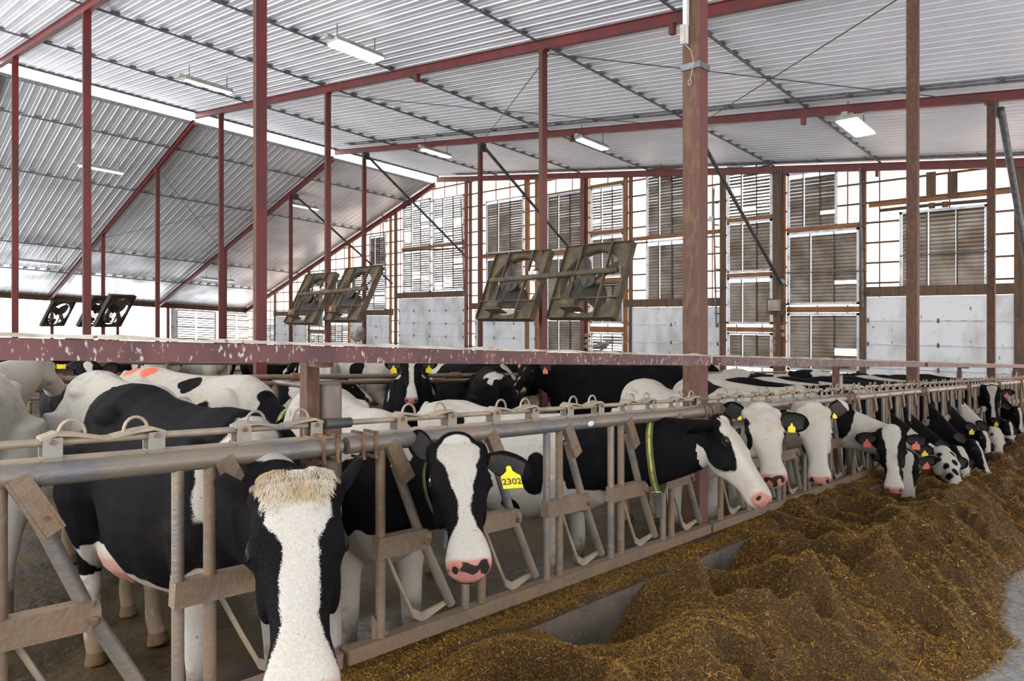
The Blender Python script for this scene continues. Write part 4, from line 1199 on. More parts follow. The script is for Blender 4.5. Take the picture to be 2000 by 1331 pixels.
        if e2.dot(n)<0: e2=-e2
        ring=[ec+od*(.009*hs)+e1*(.0275*hs*math.cos(q_))+e2*((.0205 if math.sin(q_)>0 else .017)*hs*math.sin(q_)) for q_ in np.linspace(0,2*math.pi,17)[:-1]]
        ex.tube(ring,.006*hs,7,closed=True); exc+=[.53]*(len(ex.v)-b1)
        if spec.get('eyewhite'):
            b1=len(ex.v); ex.mi=2
            ex.ell(ec+l*sg*.0010*hs+(n*.0125)*hs,(.017*hs,.0165*hs,.0085*hs),(a,l,n),10,7); exc+=[.5]*(len(ex.v)-b1)
    # merge
    base_v=co2.tolist(); nb=len(base_v)
    faces=[tuple(p.vertices) for p in m2.polygons]
    allf=faces+[tuple(x+nb for x in f_) for f_ in ex.f]
    mm=[0]*len(faces)+ex.m
    me=bpy.data.meshes.new(name); me.from_pydata(base_v+[tuple(v) for v in ex.v],[],allf)
    for k in ('coat','eye','eyewhite','earin_b'): me.materials.append(M[k])
    me.polygons.foreach_set('material_index',mm); me.polygons.foreach_set('use_smooth',[True]*len(allf))
    tot=len(me.vertices)
    ca=me.attributes.new('coat','FLOAT_COLOR','POINT'); full=np.zeros((tot,4),dtype=np.float32); full[:nb]=coat
    full[nb:,0]=exc; full[nb:,3]=1; ca.data.foreach_set('color',full.ravel())
    rr=me.attributes.new('rest','FLOAT_VECTOR','POINT'); rv=np.zeros((tot,3),dtype=np.float32)
    rv[:nb]=co; rv[nb:]=np.array([tuple(v) for v in ex.v]); 
    hm=np.zeros(tot); hm[:nb]=mask
    hcx=np.stack([s,ll,nn],1)*hs+3.0
    rv[:nb]=rv[:nb]*(1-mask[:,None])+hcx*mask[:,None] if False else rv[:nb]
    rv+=spec.get('seed',1)*3.7
    rr.data.foreach_set('vector',rv.ravel())
    sa=me.attributes.new('soil','FLOAT','POINT'); sv=np.zeros(tot,dtype=np.float32); sv[:nb]=soil; sa.data.foreach_set('value',sv)
    me.update(); bpy.data.meshes.remove(m2)
    spec['_H']=H; spec['_neck']=nkc; spec['_fr']=(a,l,n)
    return me

MUZ=[]
def place_cow(spec, name='dairy_cow'):
    """spec world placement: root (X,Y), phi deg, scale, pollpx (px,py,X), muzpx (px,py), nh 'cam'|vector"""
    X,Y=spec['root']; sc=spec.get('scale',1.0); phi=math.radians(spec.get('phi',0))
    root=P(X,Y,spec.get('lift',0)); Rw=Matrix.Rotation(phi,3,'Z'); Ri=Rw.transposed()
    if 'pollpx' in spec:
        pw=unX(*spec['pollpx']); hl=.555*spec.get('hs',1.0)*sc
        r=ray(*spec['muzpx']).normalized(); o=Vector((0,0,HC))-pw
        bq=2*o.dot(r); cq=o.dot(o)-hl*hl; disc=bq*bq-4*cq
        if disc<0: t=-bq/2
        else: t=(-bq-math.sqrt(disc))/2 if spec.get('near',True) else (-bq+math.sqrt(disc))/2
        mw=Vector((0,0,HC))+r*t
        aw=(mw-pw).normalized()
        nh=spec.get('nh','cam')
        view=(Vector((0,0,HC))-pw).normalized()
        if nh=='cam': nw=view
        elif nh=='side': nw=Vector((0,0,1))*1.0+Vector(spec.get('nhv',(0,0,0)))
        else: nw=Vector(nh)
        if spec.get('twist'):
            rt=Vector((CT,ST,0)); nw=nw+rt*spec['twist']
        spec['poll']=Ri@(pw-root)/sc; spec['a']=Ri@aw; spec['n']=Ri@nw
        spec['_disc']=disc
    if 'pollpx' in spec: MUZ.append((mw,spec['poll'],spec.get('seed')))
    me=make_cow(name,spec)
    o=bpy.data.objects.new(name,me); COL.objects.link(o)
    o.location=root; o.rotation_euler=(0,0,phi); o.scale=(sc,sc,sc)
    tag(o,spec['label'],'cow',spec.get('group'))
    return o

def child(mb,name,mat,parent):
    o=MB.build(mb,name,mat,None,origin=(0,0,0)); o.parent=parent; return o

def ear_tag(cow,spec,sg,col,pos=.55,size=1.0,text=None,drop=True,name='ear_tag'):
    base,D,O,W,ln,wd=spec['_ear'][sg]
    # hangs under the ear, in local cow frame
    q=base+D*(ln*pos)+O*.012
    dn=Vector((0,0,-1)); dn=(dn-O*dn.dot(O)).normalized(); rt=dn.cross(O)
    w,h=.030*size,.058*size
    prof=[(-.007,0),(.007,0),(.009,.016),(.020,.027),(.030,.034),(.030,.078),(-.030,.078),(-.030,.034),(-.020,.027),(-.009,.016)]
    mb=MB(); st=q+dn*(wd*.15)
    rings=[[st+rt*(x*size*1.12)+dn*(z*size*1.12)+O*k for x,z in prof] for k in (.001,.004)]
    mb.loft(rings,True,False)
    t=child(mb,name,M[col],cow)
    mb=MB(); mb.tube([st+O*.0005+dn*.006,st+O*.008+dn*.006],.006*size,10); child(mb,'tag_button',M[col],t)
    if text:
        cu=bpy.data.curves.new('tag_number','FONT'); cu.body=text; cu.size=.0335*size; cu.align_x='CENTER'; cu.align_y='CENTER'; cu.extrude=.0004; cu.offset=.0008
        ob=bpy.data.objects.new('x',cu); COL.objects.link(ob)
        dg=bpy.context.evaluated_depsgraph_get(); dg.update(); tm=bpy.data.meshes.new_from_object(ob.evaluated_get(dg)); bpy.data.objects.remove(ob,do_unlink=True)
        tm.name='tag_number'; tm.materials.clear(); tm.materials.append(M['tagink'])
        no=bpy.data.objects.new('tag_number',tm); COL.objects.link(no); no.parent=t
        c=st+dn*(.056*size*1.12)+O*.0046
        xx=-rt if (-rt).dot(Vector(spec['_fr'][1]))*0==0 else rt
        yy=-dn; zz=xx.cross(yy)
        if zz.dot(O)<0: xx=-xx; zz=xx.cross(yy)
        no.matrix_local=Matrix.Translation(c)@Matrix((xx,yy,zz)).transposed().to_4x4()
    return t

def collar(cow,spec,i=9,w=.045,mat='collar_green',strip=None,hang=0,buckle=False,gap=1.06,tilt=0.0):
    c,d,sd,up,wd,hu,hd=spec['_neck'][i]
    mb=MB(); n=28
    r=superring(c,sd,up,wd*gap+.006,hu*gap+.006,hd*gap+.01+hang*.2,1.8,1.9,n)
    r2=superring(c,sd,up,wd*gap+.012,hu*gap+.012,hd*gap+.016+hang*.2,1.8,1.9,n)
    vs=[];fs=[]
    for k in range(n):
        t=d*(w/2)
        tl=up*0
        vs+= [r[k]-t,r[k]+t,r2[k]+t,r2[k]-t]
    for k in range(n):
        j=(k+1)%n
        for m_ in range(4): fs.append((k*4+m_,k*4+(m_+1)%4,j*4+(m_+1)%4,j*4+m_))
    mb.add(vs,fs,False); co_=child(mb,'neck_collar',M[mat],cow)
    if strip:
        mb=MB(); vs=[];fs=[]; r3=superring(c,sd,up,wd*gap+.0135,hu*gap+.0135,hd*gap+.0175+hang*.2,1.8,1.9,n)
        for k in range(n):
            t=d*(w*.16); vs+=[r2[k]-t,r2[k]+t,r3[k]+t,r3[k]-t]
        for k in range(n):
            j=(k+1)%n
            for m_ in range(4): fs.append((k*4+m_,k*4+(m_+1)%4,j*4+(m_+1)%4,j*4+m_))
        mb.add(vs,fs,False); child(mb,'collar_strip',M[strip],co_)
    bot=c-up*(hd*gap+.02+hang*.2)
    if hang:
        mb=MB(); mb.box(bot-up*(hang*.35),(.035,.03,hang*.7),d,up); child(mb,'collar_weight',M['black'],co_)
    if buckle is not False:
        # frame on the side facing the viewer
        k=buckle; ctr=(r2[k]+r3[k])/2 if strip else r2[k]; nm=(ctr-c).normalized(); tang=d.cross(nm).normalized()
        mb=MB(); a_,b_=.034,.036
        mb.tube([ctr+nm*.008+d*sx*a_+tang*sz*b_ for sx,sz in ((-1,-.8),(-.8,-1),(.8,-1),(1,-.8),(1,.8),(.8,1),(-.8,1),(-1,.8))],.0035,8,closed=True)
        mb.tube([ctr+nm*.010-tang*b_,ctr+nm*.010+tang*b_*.6],.003,6)
        child(mb,'buckle',M['buckle'],co_)
    return co_

YEL='yellow_tag'; RED='red_tag'
GRP=None
# ---------------------------------------------------------------- 1 : black cow with broad blaze, nearest
B_WIDE=[(-.06,.085),(.0,.088),(.08,.090),(.125,.084),(.165,.060),(.21,.042),(.30,.036),(.39,.036),(.45,.055),(.50,.075),(.56,.09)]
c1=dict(root=(-3.32,1.28),phi=1,scale=1.02,belly=.93,hs=1.08,vox=.0095,pollpx=(578,950,-1.80),muzpx=(590,1346),nh='cam',seed=3,
  label='nearest black cow with broad white blaze and pink nose, head through the headlock',
  base=.07,ragged=.05,
  blobs=[(-1,.86,-.1,1.44,.24,.5,.17),(-1,.66,-.25,1.28,.05,.3,.2),(-1,-.1,0,.585,.85,.5,.15),(-1,.55,0,.62,.30,.5,.22),(-1,-1.02,0,.9,.14,.4,.42)],
  blaze=B_WIDE,blaze_n=-.09,nose='pink',
  ears={-1:dict(d=(-1.0,.55,-.10),o=(.1,.6,-.8),len=.20,w=.060),1:dict(d=(-1.0,.42,-.10),o=(.1,.8,-.45),len=.20,w=.060)})
o1=place_cow(c1)
c=c1
H=c['_H']; a_,l_,n_=c['_fr']
# forelock : many curved strands
def forelock(cow,spec,n=7000,mat='straw_hair',spread=.088,ln=.030):
    H=spec['_H']; a,l,nn=spec['_fr']; hs=spec.get('hs',1); rr=random.Random(5); mb=MB()
    for i in range(n):
        u=rr.uniform(-1,1); s=rr.uniform(-.080,.115)
        fade=max(0,(s+.01)/.125)
        if rr.random()<fade**1.5 or abs(u)>1-.15*fade: continue
        top=np.interp(s,[-.08,-.06,-.03,.02,.085,.12],[-.018,.010,.024,.022,.020,.018])-.05*max(0,abs(u)-.55)**1.2
        b_=H(s,u*spread,top-.004)
        L=ln*rr.uniform(.5,1.1)*(1-.55*fade)
        cl=mnoise.noise(Vector((u*3,s*30,0)))*1.6
        lift=.9 if s<-.01 else .35
        dirv=(a*(.75-.3*abs(cl))+l*(u*.55+cl+rr.uniform(-.3,.3))+nn*lift).normalized()
        side=dirv.cross(nn).normalized()*.0011
        p=[b_,b_+dirv*L*.4,b_+dirv*L*.75-nn*L*.12+a*L*.1,b_+dirv*L*.95-nn*L*(.22+.3*lift)+a*L*.25]
        w=[1,.9,.6,.1]; vs=[]
        for q,ww in zip(p,w): vs+=[q-side*ww,q+side*ww]
        mb.add(vs,[(0,1,3,2),(2,3,5,4),(4,5,7,6)],True)
    o=child(mb,'forelock',M[mat],cow); o['kind']='stuff'; return o
forelock(o1,c1)
for sg in (1,-1):
    mb=MB(); mb.ell(H(-.012,sg*.098,-.012),(.016,.020,.016),(a_,l_,n_)); child(mb,'horn_stub',M['horn'],o1)
mb=MB(); base,D,O,W,ln,wd=c1['_ear'][1]; q=base+D*ln*.40+O*.012; mb.box(q,(.034,.008,.006),D,O); child(mb,'ear_notch_tag',M['red_tag'],o1)
collar(o1,c1,12,.035,'collar_green')

# ---------------------------------------------------------------- 2 : cow 2302
c2=dict(root=(-3.28,2.16),phi=-18,scale=1.0,hs=1.06,vox=.0095,pollpx=(893,868,-2.10),muzpx=(920,1092),nh='cam',twist=.10,seed=8,eyewhite=True,
  label='black faced cow with white blaze and yellow ear tag numbered 2302',
  base=-.06,ragged=.05,
  blobs=[(1,.80,-.0,1.02,.30,.6,.26),(1,1.18,0,1.2,.28,.6,.45),(-1,.78,.0,.72,.40,.6,.20)],
  blaze=[(-.06,.01),(-.02,.045),(.03,.084),(.08,.078),(.14,.052),(.20,.040),(.28,.030),(.36,.026),(.42,.040),(.47,.062),(.56,.09)],blaze_n=-.075,nose='mottled',
  ears={-1:dict(d=(-1.0,.42,-.1),o=(.3,.6,.7),len=.21,w=.050),1:dict(d=(.34,1.0,-.10),o=(.2,.1,1.0),len=.21,w=.066)})
o2=place_cow(c2)
ear_tag(o2,c2,1,YEL,pos=.52,size=1.22,text='2302')
collar(o2,c2,12,.022,'collar_green')
mb=MB(); c_,d_,sd_,up_,wd_,hu_,hd_=c2['_neck'][11]; q=c_-up_*(hd_+.05)
mb.box(q,(.05,.045,.075),sd_,Vector((0,0,1))); child(mb,'collar_weight',M['brace'],o2)

# ---------------------------------------------------------------- 4 : profile cow
c4=dict(root=(-3.42,3.62),phi=7,scale=.91,hs=1.12,neckw=1.22,vox=.010,pollpx=(1418,828,-1.93),muzpx=(1511,968),near=True,nh='side',nhv=(.5,.45,0),seed=12,
  label='white cow with black neck and pink nose turned in profile, wearing a yellow-green collar',
  base=-.05,ragged=.03,tail=.05,
  blobs=[(1,.84,0,1.10,.27,.6,.36),(1,1.1,0,1.2,.35,.6,.36),(1,1.4,0,1.25,.35,.6,.42),(1,1.65,0,1.2,.25,.6,.35),(1,.40,-.33,1.00,.10,.20,.17),(1,-.42,-.26,1.27,.075,.12,.10),(-1,.82,0,.76,.40,.6,.17),(-1,.55,0,.74,.3,.6,.14),(1,.22,-.36,.74,.10,.12,.07),(1,-.65,.1,1.43,.06,.08,.06)],
  hbase=-.05,hblobs=[(1,-.08,0,-.12,.14,.3,.17),(1,.17,-.10,-.105,.17,.12,.085),(1,.00,-.10,-.10,.16,.14,.10),(1,.17,.10,-.105,.17,.12,.085),(1,.0,.10,-.10,.16,.14,.10),(-1,.02,0,.04,.14,.075,.055)],nose='pink',
  ears={-1:dict(d=(.20,.95,-.45),o=(-.3,.5,-.2),len=.20,w=.060),1:dict(d=(-.5,.9,.1),len=.2)})
o4=place_cow(c4)
collar(o4,c4,9,.050,'collar_green',strip='collar_yellow',hang=.22,buckle=20,gap=1.02)
mb=MB(); base,D,O,W,ln,wd=c4['_ear'][-1]; q=base+D*ln*.35-O*.010; mb.tube([q,q-O*.004],.013,12); child(mb,'round_ear_button',M['red_tag'],o4)

# ---------------------------------------------------------------- 5, 6 : white faces
c5=dict(root=(-3.24,5.52),phi=-38,scale=1.0,hs=1.12,vox=.013,pollpx=(1487,800,-2.06),muzpx=(1515,926),nh='cam',twist=.16,seed=15,
  label='white faced cow with a black cheek patch, just right of the profile cow',
  base=-.05,blobs=[(1,.95,-.15,1.2,.25,.3,.2),(1,.2,-.3,.9,.2,.2,.2)],
  hbase=-.05,hblobs=[(1,.17,-.12,-.07,.125,.065,.085),(1,.12,.125,-.07,.10,.035,.07)],nose='mottled',
  ears={-1:dict(d=(-.9,.75,-.1),o=(.4,.1,.9),len=.20),1:dict(d=(.05,1,-.15),len=.20)})
o5=place_cow(c5); ear_tag(o5,c5,1,YEL,pos=.45,size=.75); ear_tag(o5,c5,-1,YEL,pos=.2,size=.45)
c6=dict(root=(-3.24,6.58),phi=-36,scale=1.0,hs=1.12,vox=.013,pollpx=(1588,800,-2.06),muzpx=(1601,934),nh='cam',twist=.02,seed=19,
  label='almost all white faced cow beside the second pipe post, looking at the camera',
  base=-.05,blobs=[(1,.95,-.15,1.1,.12,.2,.1),(1,.75,-.25,1.25,.1,.1,.1),(1,-.3,0,1.35,.25,.3,.15)],
  hbase=-.05,hblobs=[(1,.16,-.13,-.05,.05,.03,.05),(1,.27,-.10,-.10,.06,.03,.05),(1,.17,.13,-.035,.05,.03,.035)],nose='mottled',
  ears={-1:dict(d=(-.1,1,-.25),o=(.4,.1,.9),len=.20,coat=.45,tip=.56,tipat=.45),1:dict(d=(-.75,.85,-.1),o=(.4,.1,.9),len=.19,coat=.56,tip=.45,tipat=.75)})
o6=place_cow(c6); ear_tag(o6,c6,1,YEL,pos=.3,size=.5)
# ---------------------------------------------------------------- 7.. : feeding row
BL=[(-.06,.03),(.0,.07),(.06,.075),(.14,.05),(.22,.042),(.30,.045),(.38,.05),(.44,.062),(.56,.09)]
BN=[(-.06,.02),(.02,.04),(.1,.03),(.22,.022),(.35,.026),(.45,.05),(.56,.07)]
c7=dict(root=(-3.32,7.56),phi=-7,belly=.9,hs=1.10,vox=.014,pollpx=(1740,842,-1.90),muzpx=(1746,954),nh='cam',seed=22,
  label='cow with white blaze and two red ear tags, head out over the feed',
  base=-.05,blobs=[(1,.85,-.1,1.1,.22,.3,.24),(1,.2,0,1.0,.4,.4,.3)],blaze=BL,nose='pink',
  ears={-1:dict(d=(.05,1,-.20),len=.205),1:dict(d=(.10,1,-.22),len=.205)})
o7=place_cow(c7); ear_tag(o7,c7,-1,RED,pos=.5,size=1.0); ear_tag(o7,c7,1,RED,pos=.5,size=1.0)
def eater(root,poll,muz,seed,label,base,blobs,blaze,tags=(),vox=.017,hbase=.06,hblobs=(),nh='cam',twist=0,ears=None,nose='dark',phi=0,**k):
    c=dict(root=root,phi=phi,vox=vox,pollpx=poll,muzpx=muz,nh=nh,twist=twist,seed=seed,label=label,base=base,blobs=blobs,blaze=blaze,hbase=hbase,hblobs=list(hblobs),nose=nose,belly=.88,hs=1.08,
           ears=ears or {-1:dict(d=(-.2,1,-.2)),1:dict(d=(-.2,1,-.2))},**k)
    o=place_cow(c)
    for sg,col in tags: ear_tag(o,c,sg,col,pos=.5,size=1.0)
    return o,c
BLK=[]
eater((-3.3,8.55),(1768,888,-1.98),(1778,990),31,'cow eating just behind the one with two red tags, long white blaze',.06,[(-1,.1,0,1.1,.3,.4,.3)],BL,[(1,RED)],twist=.15,nose='mottled')
eater((-3.3,9.25),(1848,880,-1.80),(1878,948),34,'cow with black speckled white face eating from the pile, yellow ear tag',-.04,[(1,.85,0,1.05,.3,.4,.35)],None,[(-1,YEL)],hbase=-.03,hblobs=[(1,.12,-.08,-.03,.06,.04,.04),(1,.2,.03,0,.04,.035,.04),(1,.27,-.06,-.03,.05,.03,.04),(1,.35,.0,0,.05,.03,.04),(1,.42,-.05,-.06,.06,.03,.05),(1,.05,.05,0,.04,.03,.04)],twist=.5,ragged=.06)
eater((-3.3,9.98),(1878,880,-1.80),(1898,948),37,'cow with white forehead eating, between the speckled face and the long black neck',.06,[(-1,-.1,0,1.2,.3,.4,.2)],BL,[],twist=.7)
eater((-3.2,11.3),(1908,868,-1.75),(1936,926),41,'black cow with long neck and white stripe down its face, muzzle in the feed',.07,[],BN,[],twist=.8)
eater((-3.2,12.3),(1925,850,-1.9),(1938,900),44,'black cow partly hidden behind the long black neck, white cheek',.07,[],BL,[(-1,YEL)],twist=.8,vox=.02)
o12,c12=eater((-3.3,14.5),(1937,758,-2.15),(1941,816),47,'black cow with raised head and white triangle on its forehead, far along the row',.07,[],[(-.06,.075),(.02,.07),(.12,.04),(.25,.02),(.35,.02),(.45,.03),(.56,.03)],[(-1,RED),(1,RED)],vox=.017,ears={-1:dict(d=(.05,1,-.12)),1:dict(d=(.05,1,-.12))})
eater((-3.2,13.3),(1950,842,-1.85),(1958,888),50,'white cow eating far along the row, below the raised black head',-.05,[(1,.5,0,1.2,.4,.4,.3)],None,[],hbase=-.05,vox=.02,twist=.6)
eater((-3.2,15.5),(1972,828,-2.0),(1982,880),53,'black cow with yellow ear tag eating at the far right of the row',.07,[],BN,[(-1,YEL)],twist=.7,vox=.02)
eater((-3.2,17.5),(1990,800,-2.05),(1999,845),56,'black cow at the far right edge of the picture, neck stretched down to the feed',.07,[],BN,[],twist=.7,vox=.02)

# ---------------------------------------------------------------- loose cows behind the feed line
def loose(root,phi,poll,a,n,seed,label,base,blobs,blaze=None,tags=(),vox=.016,**k):
    c=dict(root=root,phi=phi,vox=vox,poll=poll,a=a,n=n,seed=seed,label=label,base=base,blobs=blobs,blaze=blaze,**k)
    c.setdefault('ears',{-1:dict(d=(-.2,1,-.2)),1:dict(d=(-.2,1,-.2))})
    o=place_cow(c)
    for sg,col in tags: ear_tag(o,c,sg,col,pos=.5,size=1.0)
    return o,c
loose((-5.4,.75),172,(1.15,-.38,1.46),(.75,-.35,-.5),(.5,-.1,.8),61,'large white cow at the left picture edge facing away, yellow button in its black ear',-.06,
   [(1,-.3,-.3,1.2,.07,.1,.05),(1,.1,-.3,1.1,.05,.1,.1),(1,-.6,.1,.75,.2,.3,.12)],hbase=-.05,tags=[(-1,YEL)],scale=1.06,tail=.0)
o_b2,c_b2=loose((-5.95,2.40),18,(1.25,-.05,1.16),(.80,.0,-.60),(.6,0,.8),64,'white cow with black spots and orange paint on its rump, head black',-.06,
   [(1,1.05,0,1.15,.30,.4,.34),(1,.06,-.2,1.36,.12,.14,.09),(1,.18,-.3,1.14,.05,.12,.08),(1,.30,-.3,1.18,.07,.12,.10),(1,1.4,0,1.1,.3,.4,.4)],blaze=None,hbase=.07,tags=[(-1,RED)],vox=.014,
   soil=.3,paint=[(-.74,-.08,1.42,.10,.12,.07),(-.52,-.10,1.43,.09,.12,.06)])
collar(o_b2,c_b2,11,.05,'collar_green',strip='collar_yellow',buckle=20)
loose((-5.2,1.60),0,(1.15,-.05,1.05),(.6,-.1,-.8),(.8,0,.5),67,'dirty white cow squeezed between the nearest black cow and the spotted one',-.05,[(1,.5,0,1.1,.3,.4,.2),(1,-.3,.2,1.2,.1,.1,.1)],soil=.9,belly=.88)
loose((-7.0,5.5),-38,(1.15,.0,1.60),(.72,0,-.70),(.7,0,.72),70,'black headed cow with two yellow tags looking over a white rump',.06,[(-1,.3,0,1.3,.25,.4,.3)],blaze=BN,tags=[(-1,YEL),(1,YEL)])
loose((-6.4,6.35),140,(1.2,.0,1.2),(.8,0,-.6),(.6,0,.8),73,'black cow seen from behind with a white patch above its tail',.07,[(-1,-.85,0,1.43,.14,.22,.04),(-1,-.9,.08,1.3,.06,.05,.10)],soil=0)
loose((-5.8,8.3),222,(1.12,.32,1.50),(.45,.62,-.62),(.3,.6,.75),76,'big all black cow standing broadside with two red ear tags',.08,[(-1,-.62,0,1.46,.09,.1,.02)],blaze=[(-.06,.02),(0,.03),(.05,.02),(.1,0),(.56,0)],tags=[(-1,RED),(1,RED)],scale=1.08)
# backs just beyond the headlocks on the right
loose((-5.6,10.35),12,(1.2,0,1.2),(.8,0,-.6),(.6,0,.8),79,'cream white cow standing behind the profile cow, back above the locking rod',-.06,[(1,-.1,0,1.0,.2,.5,.2)],soil=.3)
loose((-5.4,12.5),-20,(1.2,0,1.1),(.8,0,-.6),(.6,0,.8),82,'white cow with black flank behind the second pipe post',-.05,[(1,.1,0,1.3,.3,.5,.16)],soil=.2)
loose((-5.2,16.0),10,(1.2,0,1.1),(.8,0,-.6),(.6,0,.8),85,'black and white cow behind the second brown column',.05,[(-1,-.2,0,1.4,.35,.5,.12)])

# ---------------------------------------------------------------- cows in the stalls, each a copy of one of six animals
def far_proto(seed,base,blobs,lying,blaze,vox=.028,**k):
    s=dict(root=(0,0),phi=0,vox=vox,poll=(1.22,.05,1.42) if not lying else (1.2,.1,1.45),a=(.75,.1,-.6),n=(.6,0,.8),seed=seed,base=base,blobs=blobs,lying=lying,blaze=blaze,label='x',**k)
    s.setdefault('ears',{-1:dict(d=(-.2,1,-.2)),1:dict(d=(-.2,1,-.2))})
    return s
FAR=[far_proto(101,.06,[(-1,-.1,0,1.3,.16,.6,.5)],False,BL),
     far_proto(102,-.05,[(1,.3,0,1.2,.3,.6,.3),(1,-.6,0,1.3,.25,.5,.25)],False,BN),
     far_proto(103,.07,[(-1,.55,0,1.3,.12,.6,.4)],True,BL),
     far_proto(104,-.05,[(1,0,0,1.2,.35,.6,.3),(1,1.0,0,1.2,.3,.5,.3)],True,BN),
     far_proto(105,.08,[],False,BN),
     far_proto(106,-.06,[(1,-.3,.2,1.2,.15,.3,.2),(1,.4,-.2,1.3,.15,.2,.15)],False,BL,soil=.4)]
FM=[make_cow('dairy_cow',s) for s in FAR]
KIND=['black cow with a white girth','white and black cow','black cow lying down','white cow with a black saddle lying down','all black cow','mostly white cow']
TAKEN=[(-5.4,.75),(-4.98,1.66),(-5.95,2.25),(-7.0,5.5),(-6.4,6.35),(-5.8,8.3),(-5.6,10.35),(-5.4,12.5),(-5.2,16.0)]
def far_cow(px,X,phi,k,where,lift=None,sc=1.0):
    y=yat(px,X)
    for tr in range(30):
        bad=any(abs(X-cx)<1.5 and abs(y-cy)<.85 for cx in COLX for cy in RY[:3]) or any(abs(X-a_)<2.2 and abs(y-b_)<1.0 for a_,b_ in TAKEN)
        if not bad: break
        y+=.22
    TAKEN.append((X,y))
    if y<Y0+1 or y>YW-1.4: return
    lying=FAR[k]['lying']; z=(-.40 if lying else 0) if lift is None else lift
    o=bpy.data.objects.new('dairy_cow',FM[k]); COL.objects.link(o)
    o.location=P(X,y,z if not lying else -.36); o.rotation_euler=(0,0,math.radians(phi)); o.scale=(sc,)*3
    tag(o,'%s %s'%(KIND[k],where),'cow','cows in the stall rows')
# second row facing the camera
far_cow(150,-9.0,-12,4,'facing the camera behind the near rails, beside the white-starred one')
far_cow(212,-9.6,-20,2,'with a white star, facing the camera at the rails')
far_cow(318,-10.4,30,3,'at the rails under the second column')
far_cow(85,-11.0,160,5,'at the far left behind the near rails')
far_cow(400,-11.5,200,5,'far behind the spotted cow')
far_cow(470,-11.0,170,1,'behind the spotted cow, left of the broad red column')
far_cow(560,-9.8,20,4,'just right of the broad red column, behind the rails')
far_cow(610,-8.6,5,0,'directly behind the whitewashed pipe post')
far_cow(690,-10.6,205,4,'behind the rails left of the yellow tagged head')
far_cow(745,-12,200,0,'far behind the yellow tagged head')
far_cow(880,-12,25,0,'behind the rails left of the big black cow')
far_cow(935,-10,200,4,'close left of the big black cow')
far_cow(985,-13,10,1,'far left behind the big black cow')
far_cow(1240,-10.5,20,5,'right behind the rump of the big black cow')
far_cow(1310,-11.5,190,0,'behind the first brown column')
far_cow(1425,-10.5,10,1,'right of the first brown column, behind the rails')
far_cow(1500,-9.0,195,5,'behind the two white faced cows')
far_cow(1600,-8.2,185,4,'behind the second pipe post')
far_cow(1690,-7.0,10,1,'between second pipe post and second brown column')
far_cow(1850,-5.4,170,5,'near the end wall, right of the second brown column')
far_cow(1900,-5.0,10,0,'near the end wall, close to the last column')
i=0
rr=random.Random(21)
for X,pxs in ((-16.5,(40,190,330,520,600,720,800,1010,1090,1190)),(-19.8,(110,260,430,560,660,860,950,1060)),(-26,(60,220,390,600,700,800)),(-33,(150,300,460,580))):
    nm={-16.5:'third row',-19.8:'fourth row',-26:'fifth row',-33:'sixth row'}[X]
    for j,px in enumerate(pxs):
        k=rr.choice([0,1,2,3,4,5]); far_cow(px,X,rr.choice([0,180])+rr.uniform(-25,25),k,'in the %s, %s from the left'%(nm,ORD[j]) if not FAR[k]['lying'] else 'in the %s, %s from the left'%(nm,ORD[j]))

# ---------------------------------------------------------------- two sparrows perched on the upper beam
def sparrow(px,yawd,lab):
    y=yat(px,XB+.13); b0=P(XB+.13,y,1.748); R3=Matrix.Rotation(math.radians(yawd),3,'Z')
    m=MB(); v=lambda x,y_,z:R3@Vector((x,y_,z))
    secs=[(-.075,.034,.004,.003),(-.045,.033,.009,.007),(-.025,.032,.018,.015),(0,.031,.025,.022),(.022,.036,.024,.023),(.036,.047,.018,.018),(.045,.056,.0165,.017),(.056,.058,.014,.014),(.064,.056,.007,.007),(.073,.054,.002,.002)]
    m.loft([[b0+v(x,w*math.cos(a),z+h*math.sin(a)) for a in np.linspace(0,2*math.pi,13)[:-1]] for x,z,w,h in secs])
    me_o=m.build('sparrow',M['bird'],origin=b0)
    for s in (-1,1):
        m=MB(); m.loft([[b0+v(x,s*(w_+.002)*1.0+s*t*.004,z+dz) for t,dz in ((0,-.010),(1,0),(0,.010),(-1,0))] for x,w_,z in ((.018,.020,.036),(-.01,.022,.034),(-.045,.010,.033))]); m.build('wing',M['bird_dark'],me_o)
        m=MB(); m.tube([b0+v(.004,s*.008,.014),b0+v(.006,s*.008,-.004)],.0015,6); m.build('leg',M['rust'],me_o)
    tag(me_o,lab,'bird')
M['bird']=two_tone('grey_plumage',(0.07,0.066,0.06),(0.14,0.12,0.09),60,.4,.6,.8)
M['bird_dark']=two_tone('dark_plumage',(0.06,0.05,0.045),(0.13,0.09,0.06),60,.4,.6,.8)
sparrow(698,-20,'small grey sparrow perched on the upper beam before the white doors')
sparrow(1175,60,'small grey sparrow perched on the upper beam below the right large fan')
# ================================================================== FEED HEAP
rs=np.random.RandomState(11)
def vnoise(x,y,seed,f):
    """smooth value noise on arrays"""
    r=np.random.RandomState(seed); T=r.rand(256,256)
    u=x*f+100; v=y*f+100; i=np.floor(u).astype(int); j=np.floor(v).astype(int); a=u-i; b_=v-j
    a=a*a*(3-2*a); b_=b_*b_*(3-2*b_)
    g=lambda p,q:T[p%256,q%256]
    return (g(i,j)*(1-a)*(1-b_)+g(i+1,j)*a*(1-b_)+g(i,j+1)*(1-a)*b_+g(i+1,j+1)*a*b_)-.5
def px_ground(px,py,z):
    d=ray(px,py); t=(z-HC)/(d.z+G*d.y); return d.x*t, d.y*t
SCOOPS=[(-2.12,2.95,.27,.34,.33),  # bare curb
        (-2.12,4.30,.18,.26,.10),(-2.14,3.72,.12,.10,.06),
        
px_ground(1440,1105,.3)+(.24,.26,.14)]
